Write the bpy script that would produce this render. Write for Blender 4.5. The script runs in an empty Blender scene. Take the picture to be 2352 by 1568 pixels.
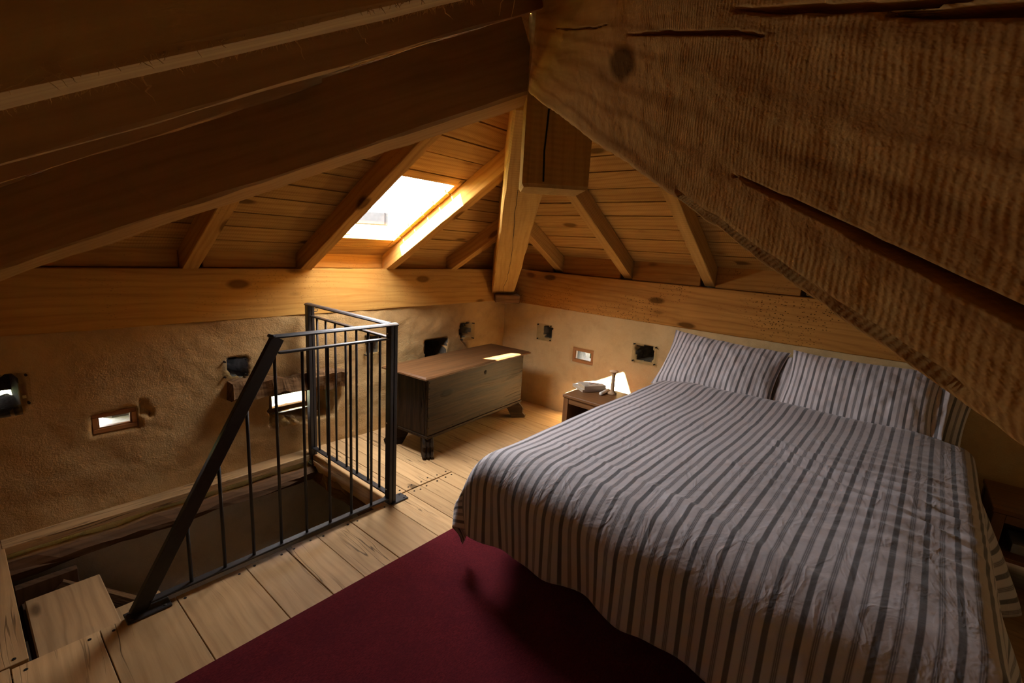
import bpy, bmesh, math, random
import numpy as np
from mathutils import Vector, Matrix, noise as mnoise

random.seed(7)
C = bpy.context.scene.collection
SC = bpy.context.scene
V = Vector

# ------------------------------------------------------------------ camera, sky, sun, exposure
cam = bpy.data.cameras.new('camera')
cam.sensor_fit = 'HORIZONTAL'; cam.sensor_width = 36.0; cam.lens = 16.679
cam.clip_start = 0.01; cam.clip_end = 200
cam_o = bpy.data.objects.new('camera', cam); C.objects.link(cam_o)
_d = V((0.7576, 0.6226, -0.1962)).normalized()
_u = V((0.1125, 0.1715, 0.9787)); _u = (_u - _u.dot(_d) * _d).normalized()
_r = _d.cross(_u)
cam_o.matrix_world = Matrix(((_r.x, _u.x, -_d.x, 0), (_r.y, _u.y, -_d.y, 0), (_r.z, _u.z, -_d.z, 1.4), (0, 0, 0, 1)))
SC.camera = cam_o

w = bpy.data.worlds.new('daylight'); SC.world = w; w.use_nodes = True
bg = w.node_tree.nodes['Background']
bg.inputs['Color'].default_value = (0.95, 0.965, 1.0, 1)
SKY = 42.0
bg.inputs['Strength'].default_value = SKY
try:
    w.cycles.sampling_method = 'MANUAL'; w.cycles.sample_map_resolution = 256
except Exception:
    pass

SUN_DIR = V((1.0, -0.37, -0.86)).normalized()
sl = bpy.data.lights.new('sun', 'SUN'); sl.energy = 260.0; sl.angle = math.radians(0.8); sl.color = (1.0, 0.95, 0.86)
sun = bpy.data.objects.new('sun', sl); C.objects.link(sun)
sun.location = (-4, 5, 6)
sun.rotation_mode = 'QUATERNION'; sun.rotation_quaternion = SUN_DIR.to_track_quat('-Z', 'Y')

SC.view_settings.view_transform = 'Standard'
SC.view_settings.look = 'None'
SC.view_settings.gamma = 1.0
SC.view_settings.use_curve_mapping = False
SC.view_settings.exposure = 0.35
cy = SC.cycles
cy.use_adaptive_sampling = True; cy.adaptive_threshold = 0.02
cy.max_bounces = 8; cy.diffuse_bounces = 5; cy.glossy_bounces = 3; cy.transmission_bounces = 4; cy.transparent_max_bounces = 8
cy.sample_clamp_indirect = 6.0
cy.caustics_reflective = False; cy.caustics_refractive = False
cy.blur_glossy = 1.0

# ------------------------------------------------------------------ materials
def newmat(name):
    m = bpy.data.materials.new(name); m.use_nodes = True
    nt = m.node_tree
    b = nt.nodes['Principled BSDF']
    return m, nt, b

class NB:
    def __init__(s, nt): s.nt = nt
    def n(s, t, **kw):
        x = s.nt.nodes.new(t)
        for k, v in kw.items(): setattr(x, k, v)
        return x
    def l(s, a, b): s.nt.links.new(a, b)
    def math(s, op, a, b=None, clamp=False):
        x = s.n('ShaderNodeMath', operation=op); x.use_clamp = clamp
        for i, v in enumerate((a, b)):
            if v is None: continue
            if isinstance(v, (int, float)): x.inputs[i].default_value = v
            else: s.l(v, x.inputs[i])
        return x.outputs[0]
    def mapr(s, v, a, b, c=0.0, d=1.0):
        x = s.n('ShaderNodeMapRange'); s.l(v, x.inputs[0])
        for i, k in zip((1, 2, 3, 4), (a, b, c, d)): x.inputs[i].default_value = k
        return x.outputs[0]
    def mix(s, fac, a, b, mode='MIX'):
        x = s.n('ShaderNodeMixRGB', blend_type=mode)
        for i, v in enumerate((fac, a, b)):
            if isinstance(v, (int, float)): x.inputs[i].default_value = v
            elif isinstance(v, tuple): x.inputs[i].default_value = (*v, 1) if len(v) == 3 else v
            else: s.l(v, x.inputs[i])
        return x.outputs[0]
    def noise(s, vec, scale, detail=3, rough=.55, dist=0.0, out=0):
        x = s.n('ShaderNodeTexNoise'); s.l(vec, x.inputs['Vector'])
        x.inputs['Scale'].default_value = scale; x.inputs['Detail'].default_value = detail
        x.inputs['Roughness'].default_value = rough; x.inputs['Distortion'].default_value = dist
        return x.outputs[out]
    def vmul(s, vec, t):
        x = s.n('ShaderNodeVectorMath', operation='MULTIPLY'); s.l(vec, x.inputs[0]); x.inputs[1].default_value = t
        return x.outputs[0]
    def vadd(s, a, b):
        x = s.n('ShaderNodeVectorMath', operation='ADD'); s.l(a, x.inputs[0])
        if isinstance(b, tuple): x.inputs[1].default_value = b
        else: s.l(b, x.inputs[1])
        return x.outputs[0]
    def bump(s, h, strength, dist, normal=None):
        x = s.n('ShaderNodeBump'); s.l(h, x.inputs['Height'])
        x.inputs['Strength'].default_value = strength; x.inputs['Distance'].default_value = dist
        if normal is not None: s.l(normal, x.inputs['Normal'])
        return x.outputs[0]

def wood(name, base, dark, knots=0.5, rough=0.75, ring=0.35, stain=0.2, saw=0.0, sawp=0.011, bumpd=0.0015, specks=0.0, vary=0.25, grain=0.5, cracks=0.0, spec=0.0):
    """long grain along the object's own X axis"""
    m, nt, b = newmat(name); k = NB(nt)
    tc = k.n('ShaderNodeTexCoord'); oi = k.n('ShaderNodeObjectInfo')
    rnd = oi.outputs['Random']
    off = k.n('ShaderNodeCombineXYZ')
    k.l(k.math('MULTIPLY', rnd, 37.0), off.inputs[0]); k.l(k.math('MULTIPLY', rnd, 91.0), off.inputs[1]); k.l(k.math('MULTIPLY', rnd, 53.0), off.inputs[2])
    co = k.vadd(tc.outputs['Object'], off.outputs[0])
    # slow warp so that the grain wanders
    wv = k.noise(k.vmul(co, (1.2, 4, 4)), 1.5, 2, .5, 0, 1)
    warp = k.vmul(k.vadd(wv, (-.5, -.5, -.5)), (0.0, .05, .05))
    cw = k.vadd(co, warp)
    fine = k.noise(k.vmul(cw, (3.0, 90, 90)), 1.0, 4, .6)
    mid = k.noise(k.vmul(cw, (1.0, 22, 22)), 1.0, 3, .6)
    wave = k.n('ShaderNodeTexWave', wave_type='BANDS', bands_direction='DIAGONAL')
    k.l(k.vmul(cw, (0.10, 2.6, 2.6)), wave.inputs['Vector'])
    wave.inputs['Scale'].default_value = 6.0; wave.inputs['Distortion'].default_value = 4.0
    wave.inputs['Detail'].default_value = 2; wave.inputs['Detail Scale'].default_value = 1.2
    rg = wave.outputs['Fac']
    g = k.math('ADD', k.math('MULTIPLY', k.mapr(fine, .35, .7), grain * .55), k.math('MULTIPLY', k.mapr(mid, .35, .7), grain * .6))
    g = k.math('ADD', g, k.math('MULTIPLY', k.math('POWER', rg, 3.0), ring), clamp=True)
    col = k.mix(g, base, dark)
    # per piece tone
    hs = k.n('ShaderNodeHueSaturation'); k.l(col, hs.inputs['Color'])
    k.l(k.mapr(rnd, 0, 1, 1 - vary, 1 + vary), hs.inputs['Value'])
    col = hs.outputs[0]
    if stain > 0:
        st = k.mapr(k.noise(k.vmul(co, (1.0, 3, 3)), 1.3, 4, .65), .52, .75)
        col = k.mix(k.math('MULTIPLY', st, stain), col, tuple(x * .28 for x in dark))
    h = k.math('ADD', k.math('MULTIPLY', fine, .5), k.math('MULTIPLY', mid, .7))
    if knots > 0:
        vo = k.n('ShaderNodeTexVoronoi'); vo.inputs['Scale'].default_value = 1.0
        k.l(k.vmul(cw, (3.2, 8.5, 8.5)), vo.inputs['Vector'])
        sep = k.n('ShaderNodeSeparateColor'); k.l(vo.outputs['Color'], sep.inputs[0])
        pick = k.mapr(sep.outputs[0], 1 - knots, 1 - knots + .02)
        kn = k.math('MULTIPLY', k.mapr(k.math('ADD', vo.outputs['Distance'], k.math('MULTIPLY', k.math('SUBTRACT', mid, .5), .12)), .24, .15), pick)
        halo = k.math('MULTIPLY', k.mapr(vo.outputs['Distance'], .46, .15), pick)
        col = k.mix(k.math('MULTIPLY', halo, .35), col, dark)
        col = k.mix(k.math('MULTIPLY', kn, .85), col, tuple(x * .3 for x in dark))
        h = k.math('ADD', h, k.math('MULTIPLY', kn, .8))
    if specks > 0:
        v2 = k.n('ShaderNodeTexVoronoi'); v2.inputs['Scale'].default_value = 1.0
        k.l(k.vmul(co, (60, 110, 110)), v2.inputs['Vector'])
        s2 = k.n('ShaderNodeSeparateColor'); k.l(v2.outputs['Color'], s2.inputs[0])
        area = k.mapr(k.noise(co, 3.0, 2), .45, .6)
        sp = k.math('MULTIPLY', k.math('MULTIPLY', k.mapr(v2.outputs['Distance'], .32, .22), k.mapr(s2.outputs[1], .72, .75)), area)
        col = k.mix(k.math('MULTIPLY', sp, specks), col, tuple(x * .15 for x in dark))
    if cracks > 0:
        ck = k.noise(k.vmul(cw, (1.1, 34, 34)), 1.0, 2, .5)
        reg = k.mapr(k.noise(k.vmul(co, (1.5, 5, 5)), 1.0, 2), .50, .62)
        line = k.math('MULTIPLY', k.mapr(k.math('ABSOLUTE', k.math('SUBTRACT', ck, .5)), .022, .006), reg)
        col = k.mix(k.math('MULTIPLY', line, cracks), col, tuple(x * .22 for x in dark))
        h = k.math('SUBTRACT', h, line)
    if saw > 0:
        sx = k.n('ShaderNodeSeparateXYZ'); 
        sw = k.noise(k.vmul(co, (3, 9, 9)), 1.2, 3, .6, 0, 1)
        k.l(k.vadd(co, k.vmul(k.vadd(sw, (-.5, -.5, -.5)), (.008, 0, 0))), sx.inputs[0])
        ph = k.math('MULTIPLY', k.math('ADD', sx.outputs[0], k.math('MULTIPLY', sx.outputs[2], .45)), 2 * math.pi / sawp)
        ph = k.math('ADD', ph, k.math('MULTIPLY', k.noise(k.vmul(co, (9, 26, 26)), 1.0, 3, .6), 4.5))
        sn = k.math('SINE', ph)
        am = k.mapr(k.noise(k.vmul(co, (7, 30, 30)), 1.0, 4, .65), .36, .70, .22, 1.0)
        sawh = k.math('MULTIPLY', k.math('MULTIPLY', k.math('ADD', sn, 1.0), .5), am)
        h = k.math('ADD', h, k.math('MULTIPLY', sawh, saw))
        col = k.mix(k.math('MULTIPLY', k.math('SUBTRACT', am, sawh, clamp=True), .28), col, tuple(x * .5 for x in dark))
        rag = k.noise(k.vmul(co, (30, 60, 60)), 1.0, 4, .7)
        h = k.math('ADD', h, k.math('MULTIPLY', rag, 1.9))
    k.l(col, b.inputs['Base Color'])
    b.inputs['Roughness'].default_value = rough
    b.inputs['Specular IOR Level'].default_value = spec
    k.l(k.bump(h, .9, bumpd), b.inputs['Normal'])
    return m

def flat(name, col, rough=.7, metal=0.0, spec=.4, nscale=40, namt=.15, bumpd=0.0008):
    m, nt, b = newmat(name); k = NB(nt)
    tc = k.n('ShaderNodeTexCoord')
    n = k.noise(tc.outputs['Object'], nscale, 4, .6)
    c = k.mix(k.mapr(n, .3, .7), tuple(x * (1 - namt) for x in col), tuple(min(1, x * (1 + namt)) for x in col))
    k.l(c, b.inputs['Base Color']); b.inputs['Roughness'].default_value = rough
    b.inputs['Metallic'].default_value = metal; b.inputs['Specular IOR Level'].default_value = spec
    if bumpd: k.l(k.bump(n, .6, bumpd), b.inputs['Normal'])
    return m

def plaster(name, base, dark):
    m, nt, b = newmat(name); k = NB(nt)
    tc = k.n('ShaderNodeTexCoord'); co = tc.outputs['Object']
    big = k.noise(co, 2.2, 5, .62, .4); mid = k.noise(co, 11, 4, .6, .3); fine = k.noise(co, 130, 3, .7)
    c = k.mix(k.mapr(big, .38, .66), base, dark)
    c = k.mix(k.math('MULTIPLY', k.mapr(mid, .5, .75), .35), c, tuple(x * .7 for x in dark))
    c = k.mix(k.math('MULTIPLY', k.mapr(fine, .55, .75), .25), c, tuple(min(1, x * 1.25) for x in base))
    k.l(c, b.inputs['Base Color']); b.inputs['Roughness'].default_value = .92; b.inputs['Specular IOR Level'].default_value = .15
    h = k.math('ADD', k.math('MULTIPLY', mid, 1.0), k.math('MULTIPLY', fine, .35))
    k.l(k.bump(h, .8, .011), b.inputs['Normal'])
    return m

def glass(name, tint=(1, 1, 1), refl=.05, rough=.02, smudge=0.0):
    m = bpy.data.materials.new(name); m.use_nodes = True; nt = m.node_tree
    for n in list(nt.nodes): nt.nodes.remove(n)
    k = NB(nt)
    o = k.n('ShaderNodeOutputMaterial'); tr = k.n('ShaderNodeBsdfTransparent'); gl = k.n('ShaderNodeBsdfGlossy')
    tr.inputs[0].default_value = (*tint, 1); gl.inputs['Roughness'].default_value = rough
    mx = k.n('ShaderNodeMixShader')
    lw = k.n('ShaderNodeLayerWeight'); lw.inputs[0].default_value = .5
    k.l(k.math('ADD', k.math('MULTIPLY', k.math('POWER', lw.outputs['Facing'], 4.0), .35), refl * .6, clamp=True), mx.inputs[0])
    k.l(tr.outputs[0], mx.inputs[1]); k.l(gl.outputs[0], mx.inputs[2])
    k.l(mx.outputs[0], o.inputs[0])
    return m

def fabric(name, ground, line, period=.075, u_axis=0):
    """stripe pattern is woven: one broad dark band and a triple line per repeat, across the UV's U"""
    m, nt, b = newmat(name); k = NB(nt)
    uv = k.n('ShaderNodeUVMap'); uv.uv_map = 'UVMap'
    sp = k.n('ShaderNodeSeparateXYZ'); k.l(uv.outputs[0], sp.inputs[0])
    t = k.math('FRACT', k.math('DIVIDE', sp.outputs[0], period))
    def band(c, hw, soft=.02):
        dd = k.math('ABSOLUTE', k.math('SUBTRACT', t, c))
        return k.mapr(dd, hw + soft, hw)
    b1 = band(.25, .085, .035)
    b2 = k.math('MAXIMUM', k.math('MAXIMUM', band(.69, .017), band(.75, .017)), band(.81, .017))
    b3 = band(.75, .10, .03)
    f = k.math('MAXIMUM', b1, k.math('MULTIPLY', b2, .8))
    f = k.math('MAXIMUM', f, k.math('MULTIPLY', b3, .28))
    tc = k.n('ShaderNodeTexCoord')
    weave = k.noise(k.vmul(uv.outputs[0], (1500, 1500, 1500)), 1.0, 2)
    soft = k.noise(tc.outputs['Object'], 14, 4, .6)
    g = k.mix(k.mapr(soft, .3, .7), tuple(x * .93 for x in ground), ground)
    c = k.mix(k.math('MULTIPLY', f, k.mapr(weave, .2, .8, .75, 1.0)), g, line)
    k.l(c, b.inputs['Base Color']); b.inputs['Roughness'].default_value = .7
    b.inputs['Specular IOR Level'].default_value = .25
    b.inputs['Sheen Weight'].default_value = .15
    # crumple: sharp creases from ridged noise + weave
    cr = k.noise(k.vmul(tc.outputs['Object'], (1.0, 1.6, 1.3)), 7, 3, .55, .6)
    rid = k.math('SUBTRACT', 1.0, k.math('MULTIPLY', k.math('ABSOLUTE', k.math('SUBTRACT', cr, .5)), 9.0), clamp=True)
    cr2 = k.noise(k.vmul(tc.outputs['Object'], (1.3, 1.0, 1.0)), 22, 3, .6, .5)
    h = k.math('ADD', k.math('MULTIPLY', rid, .35), k.math('MULTIPLY', cr2, .7))
    h = k.math('ADD', h, k.math('MULTIPLY', weave, .03))
    k.l(k.bump(h, .55, .006), b.inputs['Normal'])
    return m

M = {}
M['pine'] = wood('pine', (.52, .285, .074), (.30, .132, .030), knots=.34, ring=.30, stain=.12, vary=.10, specks=.3)
M['pine_specks'] = wood('pine_specked', (.44, .212, .050), (.24, .098, .022), knots=.55, ring=.3, stain=.35, vary=.05, specks=.95)
M['board'] = wood('roof_board', (.52, .300, .085), (.31, .148, .036), knots=.32, ring=.4, stain=.10, vary=.13, saw=.35, sawp=.012, bumpd=.001)
M['hip'] = wood('hip_timber', (.51, .305, .090), (.33, .172, .046), knots=.10, ring=.22, stain=.10, vary=.04, saw=.3, sawp=.02)
M['rough_beam'] = wood('rough_sawn_beam', (.70, .410, .135), (.38, .188, .055), knots=.10, ring=.5, stain=.25, vary=.0, saw=.22, sawp=.0064, bumpd=.0015, rough=.75)
M['rough_beam'].node_tree.nodes['Principled BSDF'].inputs['Specular IOR Level'].default_value = .0
M['shade_timber'] = wood('shaded_timber', (.42, .255, .105), (.27, .150, .058), knots=.12, ring=.22, stain=.2, vary=.05)  # hip and rafter wood darkened and greyed; shade is put into the colour
M['fibre_beam'] = wood('furry_sawn_rafter', (.66, .43, .17), (.40, .22, .08), knots=.0, ring=.1, stain=.1, vary=.05, bumpd=.003, grain=.7)
M['oak_floor'] = wood('oak_floor', (.48, .305, .145), (.27, .150, .062), knots=.12, ring=.20, stain=.40, vary=.13, rough=.5, bumpd=.0009, grain=.5, cracks=.8)
M['chest'] = wood('chest_wood', (.048, .027, .012), (.014, .008, .005), knots=.12, ring=.1, stain=.5, vary=.08, rough=.60, bumpd=.004, specks=.5, grain=1.0, cracks=.8)
M['chest_lid'] = wood('chest_lid_wood', (.110, .050, .018), (.048, .021, .008), knots=.05, ring=.3, stain=.3, vary=.03, rough=.42, bumpd=.001, grain=.6)

M['walnut'] = wood('nightstand_wood', (.20, .092, .034), (.10, .042, .016), knots=.03, ring=.3, stain=.1, vary=.08, rough=.4, bumpd=.0006)
M['old_wood'] = wood('weathered_wood', (.20, .115, .055), (.10, .055, .027), knots=.1, ring=.3, stain=.5, vary=.1, rough=.9, bumpd=.006, grain=.9)
M['frame_wood'] = wood('window_frame_wood', (.40, .185, .065), (.25, .105, .035), knots=.0, ring=.3, stain=.0, vary=.05, rough=.45, bumpd=.0004)
M['tread'] = wood('stair_tread', (.46, .29, .14), (.28, .16, .075), knots=.1, ring=.4, stain=.3, vary=.1, rough=.55, bumpd=.001)
M['plaster_left'] = plaster('clay_plaster_left', (.47, .300, .125), (.32, .195, .080))
M['plaster_right'] = plaster('clay_plaster_right', (.59, .425, .205), (.48, .330, .150))
M['plaster_low'] = plaster('plaster_lower_room', (.60, .53, .44), (.48, .42, .34))
for _n, _s in (('chest', .06), ('chest_lid', .15), ('walnut', .25), ('oak_floor', .12), ('tread', .12), ('frame_wood', .25)):
    M[_n].node_tree.nodes['Principled BSDF'].inputs['Specular IOR Level'].default_value = _s
M['stone'] = flat('stone', (.42, .40, .37), .9, nscale=9, namt=.5, bumpd=.02)
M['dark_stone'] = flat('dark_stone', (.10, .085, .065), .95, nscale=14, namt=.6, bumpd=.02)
M['steel'] = flat('black_steel', (.022, .018, .017), .45, metal=.3, spec=.5, namt=.2, bumpd=.0002)
M['bolt'] = flat('bright_bolt', (.6, .58, .55), .25, metal=1.0, bumpd=0)
M['nail'] = flat('dark_nail', (.02, .015, .012), .9, spec=.05, bumpd=0)
M['glass'] = glass('window_glass')
M['acrylic'] = glass('clear_acrylic', (.93, .93, .90), .05, .12)
M['duvet'] = fabric('striped_bed_linen', (.465, .418, .425), (.050, .045, .046))
M['pillow'] = fabric('striped_pillowcase', (.58, .535, .545), (.075, .068, .068), period=.062)
M['mattress'] = flat('mattress_ticking', (.5, .48, .45), .9)
M['bedwood'] = wood('bed_frame_wood', (.10, .055, .03), (.05, .028, .015), knots=0, stain=0)
M['paper'] = flat('page_edges', (.48, .37, .23), .9, nscale=200, namt=.12, bumpd=0)
M['cover'] = flat('book_cover', (.50, .43, .34), .5, namt=.04, bumpd=0)
M['cover_low'] = flat('book_cover_pale', (.50, .44, .37), .5, namt=.04, bumpd=0)
M['ink_red'] = flat('ink_red', (.40, .12, .08), .6, bumpd=0)
M['ink_grey'] = flat('ink_grey', (.16, .13, .11), .6, bumpd=0)
M['candle'] = flat('candle_wax', (.82, .76, .66), .4, namt=.03, bumpd=0)
M['turned'] = wood('turned_wood', (.58, .40, .24), (.42, .27, .15), knots=0, stain=0, bumpd=.0004)
M['zinc'] = flat('grey_sheet_metal', (.10, .10, .115), .5, metal=.4, namt=.3, nscale=60)
M['outdoor_metal'] = flat('black_outdoor_metal', (.012, .012, .013), .8, spec=.02, bumpd=0)
M['shade_rock'] = flat('shade_black_rock', (.012, .012, .009), .95, nscale=45, namt=.8, spec=.02, bumpd=.02)  # near-black rock: the shade outside the small window is put into its colour
M['grey_box'] = flat('grey_card', (.30, .27, .25), .7)
M['tape'] = flat('yellow_tape', (.75, .55, .22), .6)
M['cable'] = flat('cable', (.35, .30, .26), .5)

def rugmat():
    m, nt, b = newmat('red_rug'); k = NB(nt)
    tc = k.n('ShaderNodeTexCoord'); co = tc.outputs['Object']
    n = k.noise(k.vmul(co, (120, 420, 200)), 1.0, 3, .7); big = k.noise(co, 9, 4, .65)
    c = k.mix(k.mapr(n, .35, .7), (.052, .006, .009), (.125, .014, .018))
    c = k.mix(k.math('MULTIPLY', k.mapr(big, .4, .7), .55), c, (.055, .007, .011))
    k.l(c, b.inputs['Base Color']); b.inputs['Roughness'].default_value = 1.0; b.inputs['Specular IOR Level'].default_value = .05
    b.inputs['Sheen Weight'].default_value = .1; b.inputs['Sheen Tint'].default_value = (.5, .1, .1, 1)
    k.l(k.bump(n, .9, .004), b.inputs['Normal'])
    return m
M['rug'] = rugmat()

def grassmat():
    m, nt, b = newmat('meadow'); k = NB(nt)
    tc = k.n('ShaderNodeTexCoord'); co = tc.outputs['Object']
    n = k.noise(co, 2.5, 6, .75)
    c = k.mix(k.mapr(n, .4, .6), (.10, .16, .03), (.36, .36, .20))
    k.l(c, b.inputs['Base Color']); b.inputs['Roughness'].default_value = 1.0
    return m
M['grass'] = grassmat()

# ------------------------------------------------------------------ helpers
def link(name, me, mat=None, parent=None, mw=None):
    o = bpy.data.objects.new(name, me); C.objects.link(o)
    if mat is not None and me is not None:
        if not me.materials: me.materials.append(mat)
    if parent is not None: o.parent = parent
    if mw is not None: o.matrix_local = mw
    return o

def tag(o, label=None, cat=None, group=None, kind=None):
    if label: o['label'] = label
    if cat: o['category'] = cat
    if group: o['group'] = group
    if kind: o['kind'] = kind
    return o

def thing(name, label, cat, loc=(0, 0, 0), rz=0.0, group=None):
    o = bpy.data.objects.new(name, None); C.objects.link(o)
    o.empty_display_size = .05
    o.location = loc; o.rotation_euler = (0, 0, rz)
    return tag(o, label, cat, group)

def structure(name, label=None):
    o = bpy.data.objects.new(name, None); C.objects.link(o); o['kind'] = 'structure'
    if label: o['label'] = label
    return o

def bm_mesh(name, bm, smooth=False):
    me = bpy.data.meshes.new(name); bm.normal_update(); bm.to_mesh(me); bm.free()
    if smooth: me.polygons.foreach_set('use_smooth', [True] * len(me.polygons))
    return me

def add_box(bm, x0, x1, y0, y1, z0, z1, mtx=None, bev=0.0):
    vs = [bm.verts.new(p) for p in ((x0, y0, z0), (x1, y0, z0), (x1, y1, z0), (x0, y1, z0), (x0, y0, z1), (x1, y0, z1), (x1, y1, z1), (x0, y1, z1))]
    fs = [bm.faces.new([vs[i] for i in f]) for f in ((3, 2, 1, 0), (4, 5, 6, 7), (0, 1, 5, 4), (1, 2, 6, 5), (2, 3, 7, 6), (3, 0, 4, 7))]
    if bev > 0:
        es = list({e for f in fs for e in f.edges})
        r = bmesh.ops.bevel(bm, geom=es, offset=bev, segments=1, affect='EDGES', profile=.5)
        vs = list({v for f in r['faces'] for v in f.verts} | {v for v in vs if v.is_valid})
    if mtx is not None: bmesh.ops.transform(bm, matrix=mtx, verts=[v for v in vs if v.is_valid])
    return vs

def box(name, x0, x1, y0, y1, z0, z1, mat, parent=None, bev=.002, mw=None):
    """box with its own origin and its grain (local X) along its longest side"""
    c = V(((x0 + x1) / 2, (y0 + y1) / 2, (z0 + z1) / 2)); d = V((x1 - x0, y1 - y0, z1 - z0))
    ax = max(range(3), key=lambda i: d[i])
    if ax == 0: R = Matrix.Identity(3); e = (d.x, d.y, d.z)
    elif ax == 1: R = Matrix(((0, -1, 0), (1, 0, 0), (0, 0, 1))); e = (d.y, d.x, d.z)
    else: R = Matrix(((0, 0, 1), (0, 1, 0), (-1, 0, 0))); e = (d.z, d.y, d.x)
    bm = bmesh.new(); add_box(bm, -e[0] / 2, e[0] / 2, -e[1] / 2, e[1] / 2, -e[2] / 2, e[2] / 2, bev=min(bev, min(e) * .3))
    L = Matrix.Translation(c) @ R.to_4x4()
    if mw is not None: L = mw @ L
    return link(name, bm_mesh(name, bm), mat, parent, L)

def frame_from(p0, p1, upv=(0, 0, 1)):
    x = (V(p1) - V(p0)).normalized(); u = V(upv); y = u.cross(x).normalized(); z = x.cross(y)
    return Matrix(((x.x, y.x, z.x, p0[0]), (x.y, y.y, z.y, p0[1]), (x.z, y.z, z.z, p0[2]), (0, 0, 0, 1)))

def timber(name, p0, p1, w_, h_, mat, parent=None, jit=.003, wane=.008, seg=.07, seed=0, plumb0=False, plumb1=False, upv=(0, 0, 1)):
    """hewn timber; p0,p1 are the centre of its underside; local X runs along the grain"""
    mtx = frame_from(p0, p1, upv); L = (V(p1) - V(p0)).length
    slope = mtx.to_3x3() @ V((0, 0, 1))
    sx = mtx.to_3x3() @ V((1, 0, 0))
    tn = (sx.z / max(.2, math.hypot(sx.x, sx.y)))
    n = max(2, int(L / seg)); rows = []
    bm = bmesh.new(); rs = random.Random(seed)
    ph = [rs.uniform(0, 50) for _ in range(8)]
    for i in range(n + 1):
        x = L * i / n; ring = []
        c = wane
        pts = [(-w_ / 2 + c, 0), (w_ / 2 - c, 0), (w_ / 2, c), (w_ / 2, h_ - c), (w_ / 2 - c, h_), (-w_ / 2 + c, h_), (-w_ / 2, h_ - c), (-w_ / 2, c)]
        for j, (y, z) in enumerate(pts):
            jy = jit * (mnoise.noise(V((x * 4, ph[j], 0))) + .5 * mnoise.noise(V((x * 19, ph[j], 3)))); jz = jit * (mnoise.noise(V((x * 4, ph[j], 9))) + .5 * mnoise.noise(V((x * 19, ph[j], 5))))
            xx = x
            if plumb0: xx = x - z * tn * (1 - i / n)
            if plumb1: xx = xx - z * tn * (i / n)
            ring.append(bm.verts.new((xx, y + jy, z + jz)))
        rows.append(ring)
    for a, b in zip(rows, rows[1:]):
        for j in range(8):
            bm.faces.new((a[j], b[j], b[(j + 1) % 8], a[(j + 1) % 8]))
    bm.faces.new(rows[0]); bm.faces.new(rows[-1][::-1])
    bmesh.ops.recalc_face_normals(bm, faces=bm.faces)
    return link(name, bm_mesh(name, bm), mat, parent, mtx)

def add_tube(bm, pts, rad, seg=8, cap=True):
    pts = [V(p) for p in pts]; rings = []
    for i, p in enumerate(pts):
        t = (pts[min(i + 1, len(pts) - 1)] - pts[max(i - 1, 0)]).normalized()
        a = t.orthogonal().normalized() if i == 0 else (prev - prev.dot(t) * t).normalized()
        prev = a; b = t.cross(a)
        r = rad[i] if isinstance(rad, (list, tuple)) else rad
        rings.append([bm.verts.new(p + r * (math.cos(2 * math.pi * j / seg) * a + math.sin(2 * math.pi * j / seg) * b)) for j in range(seg)])
    for a, b in zip(rings, rings[1:]):
        for j in range(seg): bm.faces.new((a[j], a[(j + 1) % seg], b[(j + 1) % seg], b[j]))
    if cap: bm.faces.new(rings[0][::-1]); bm.faces.new(rings[-1])

def tube(name, pts, rad, mat, parent=None, seg=8, smooth=True):
    bm = bmesh.new(); add_tube(bm, pts, rad, seg)
    return link(name, bm_mesh(name, bm, smooth), mat, parent)

def lathe(name, prof, mat, parent=None, seg=20, loc=(0, 0, 0)):
    bm = bmesh.new(); rings = [[bm.verts.new((r * math.cos(2 * math.pi * j / seg), r * math.sin(2 * math.pi * j / seg), z)) for j in range(seg)] for r, z in prof]
    for a, b in zip(rings, rings[1:]):
        for j in range(seg): bm.faces.new((a[j], a[(j + 1) % seg], b[(j + 1) % seg], b[j]))
    bm.faces.new(rings[0][::-1]); bm.faces.new(rings[-1])
    return link(name, bm_mesh(name, bm, True), mat, parent, Matrix.Translation(loc))

def prism(name, poly, thick, mtx, mat, parent=None):
    """poly: 2D points in the local XY plane, extruded along local +Z"""
    bm = bmesh.new()
    a = [bm.verts.new((x, y, 0)) for x, y in poly]; b = [bm.verts.new((x, y, thick)) for x, y in poly]
    bm.faces.new(a[::-1]); bm.faces.new(b)
    for i in range(len(poly)):
        j = (i + 1) % len(poly); bm.faces.new((a[i], a[j], b[j], b[i]))
    bmesh.ops.recalc_face_normals(bm, faces=bm.faces)
    return link(name, bm_mesh(name, bm), mat, parent, mtx)

def clip(poly, f):
    """Sutherland-Hodgman: keep where f(p) <= 0"""
    out = []
    for i, p in enumerate(poly):
        q = poly[(i + 1) % len(poly)]; a, b = f(p), f(q)
        if a <= 0: out.append(p)
        if (a < 0 < b) or (b < 0 < a):
            t = a / (a - b); out.append((p[0] + t * (q[0] - p[0]), p[1] + t * (q[1] - p[1])))
    return out

def sstep(a, b, x):
    t = np.clip((x - a) / (b - a), 0, 1); return t * t * (3 - 2 * t)

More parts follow.
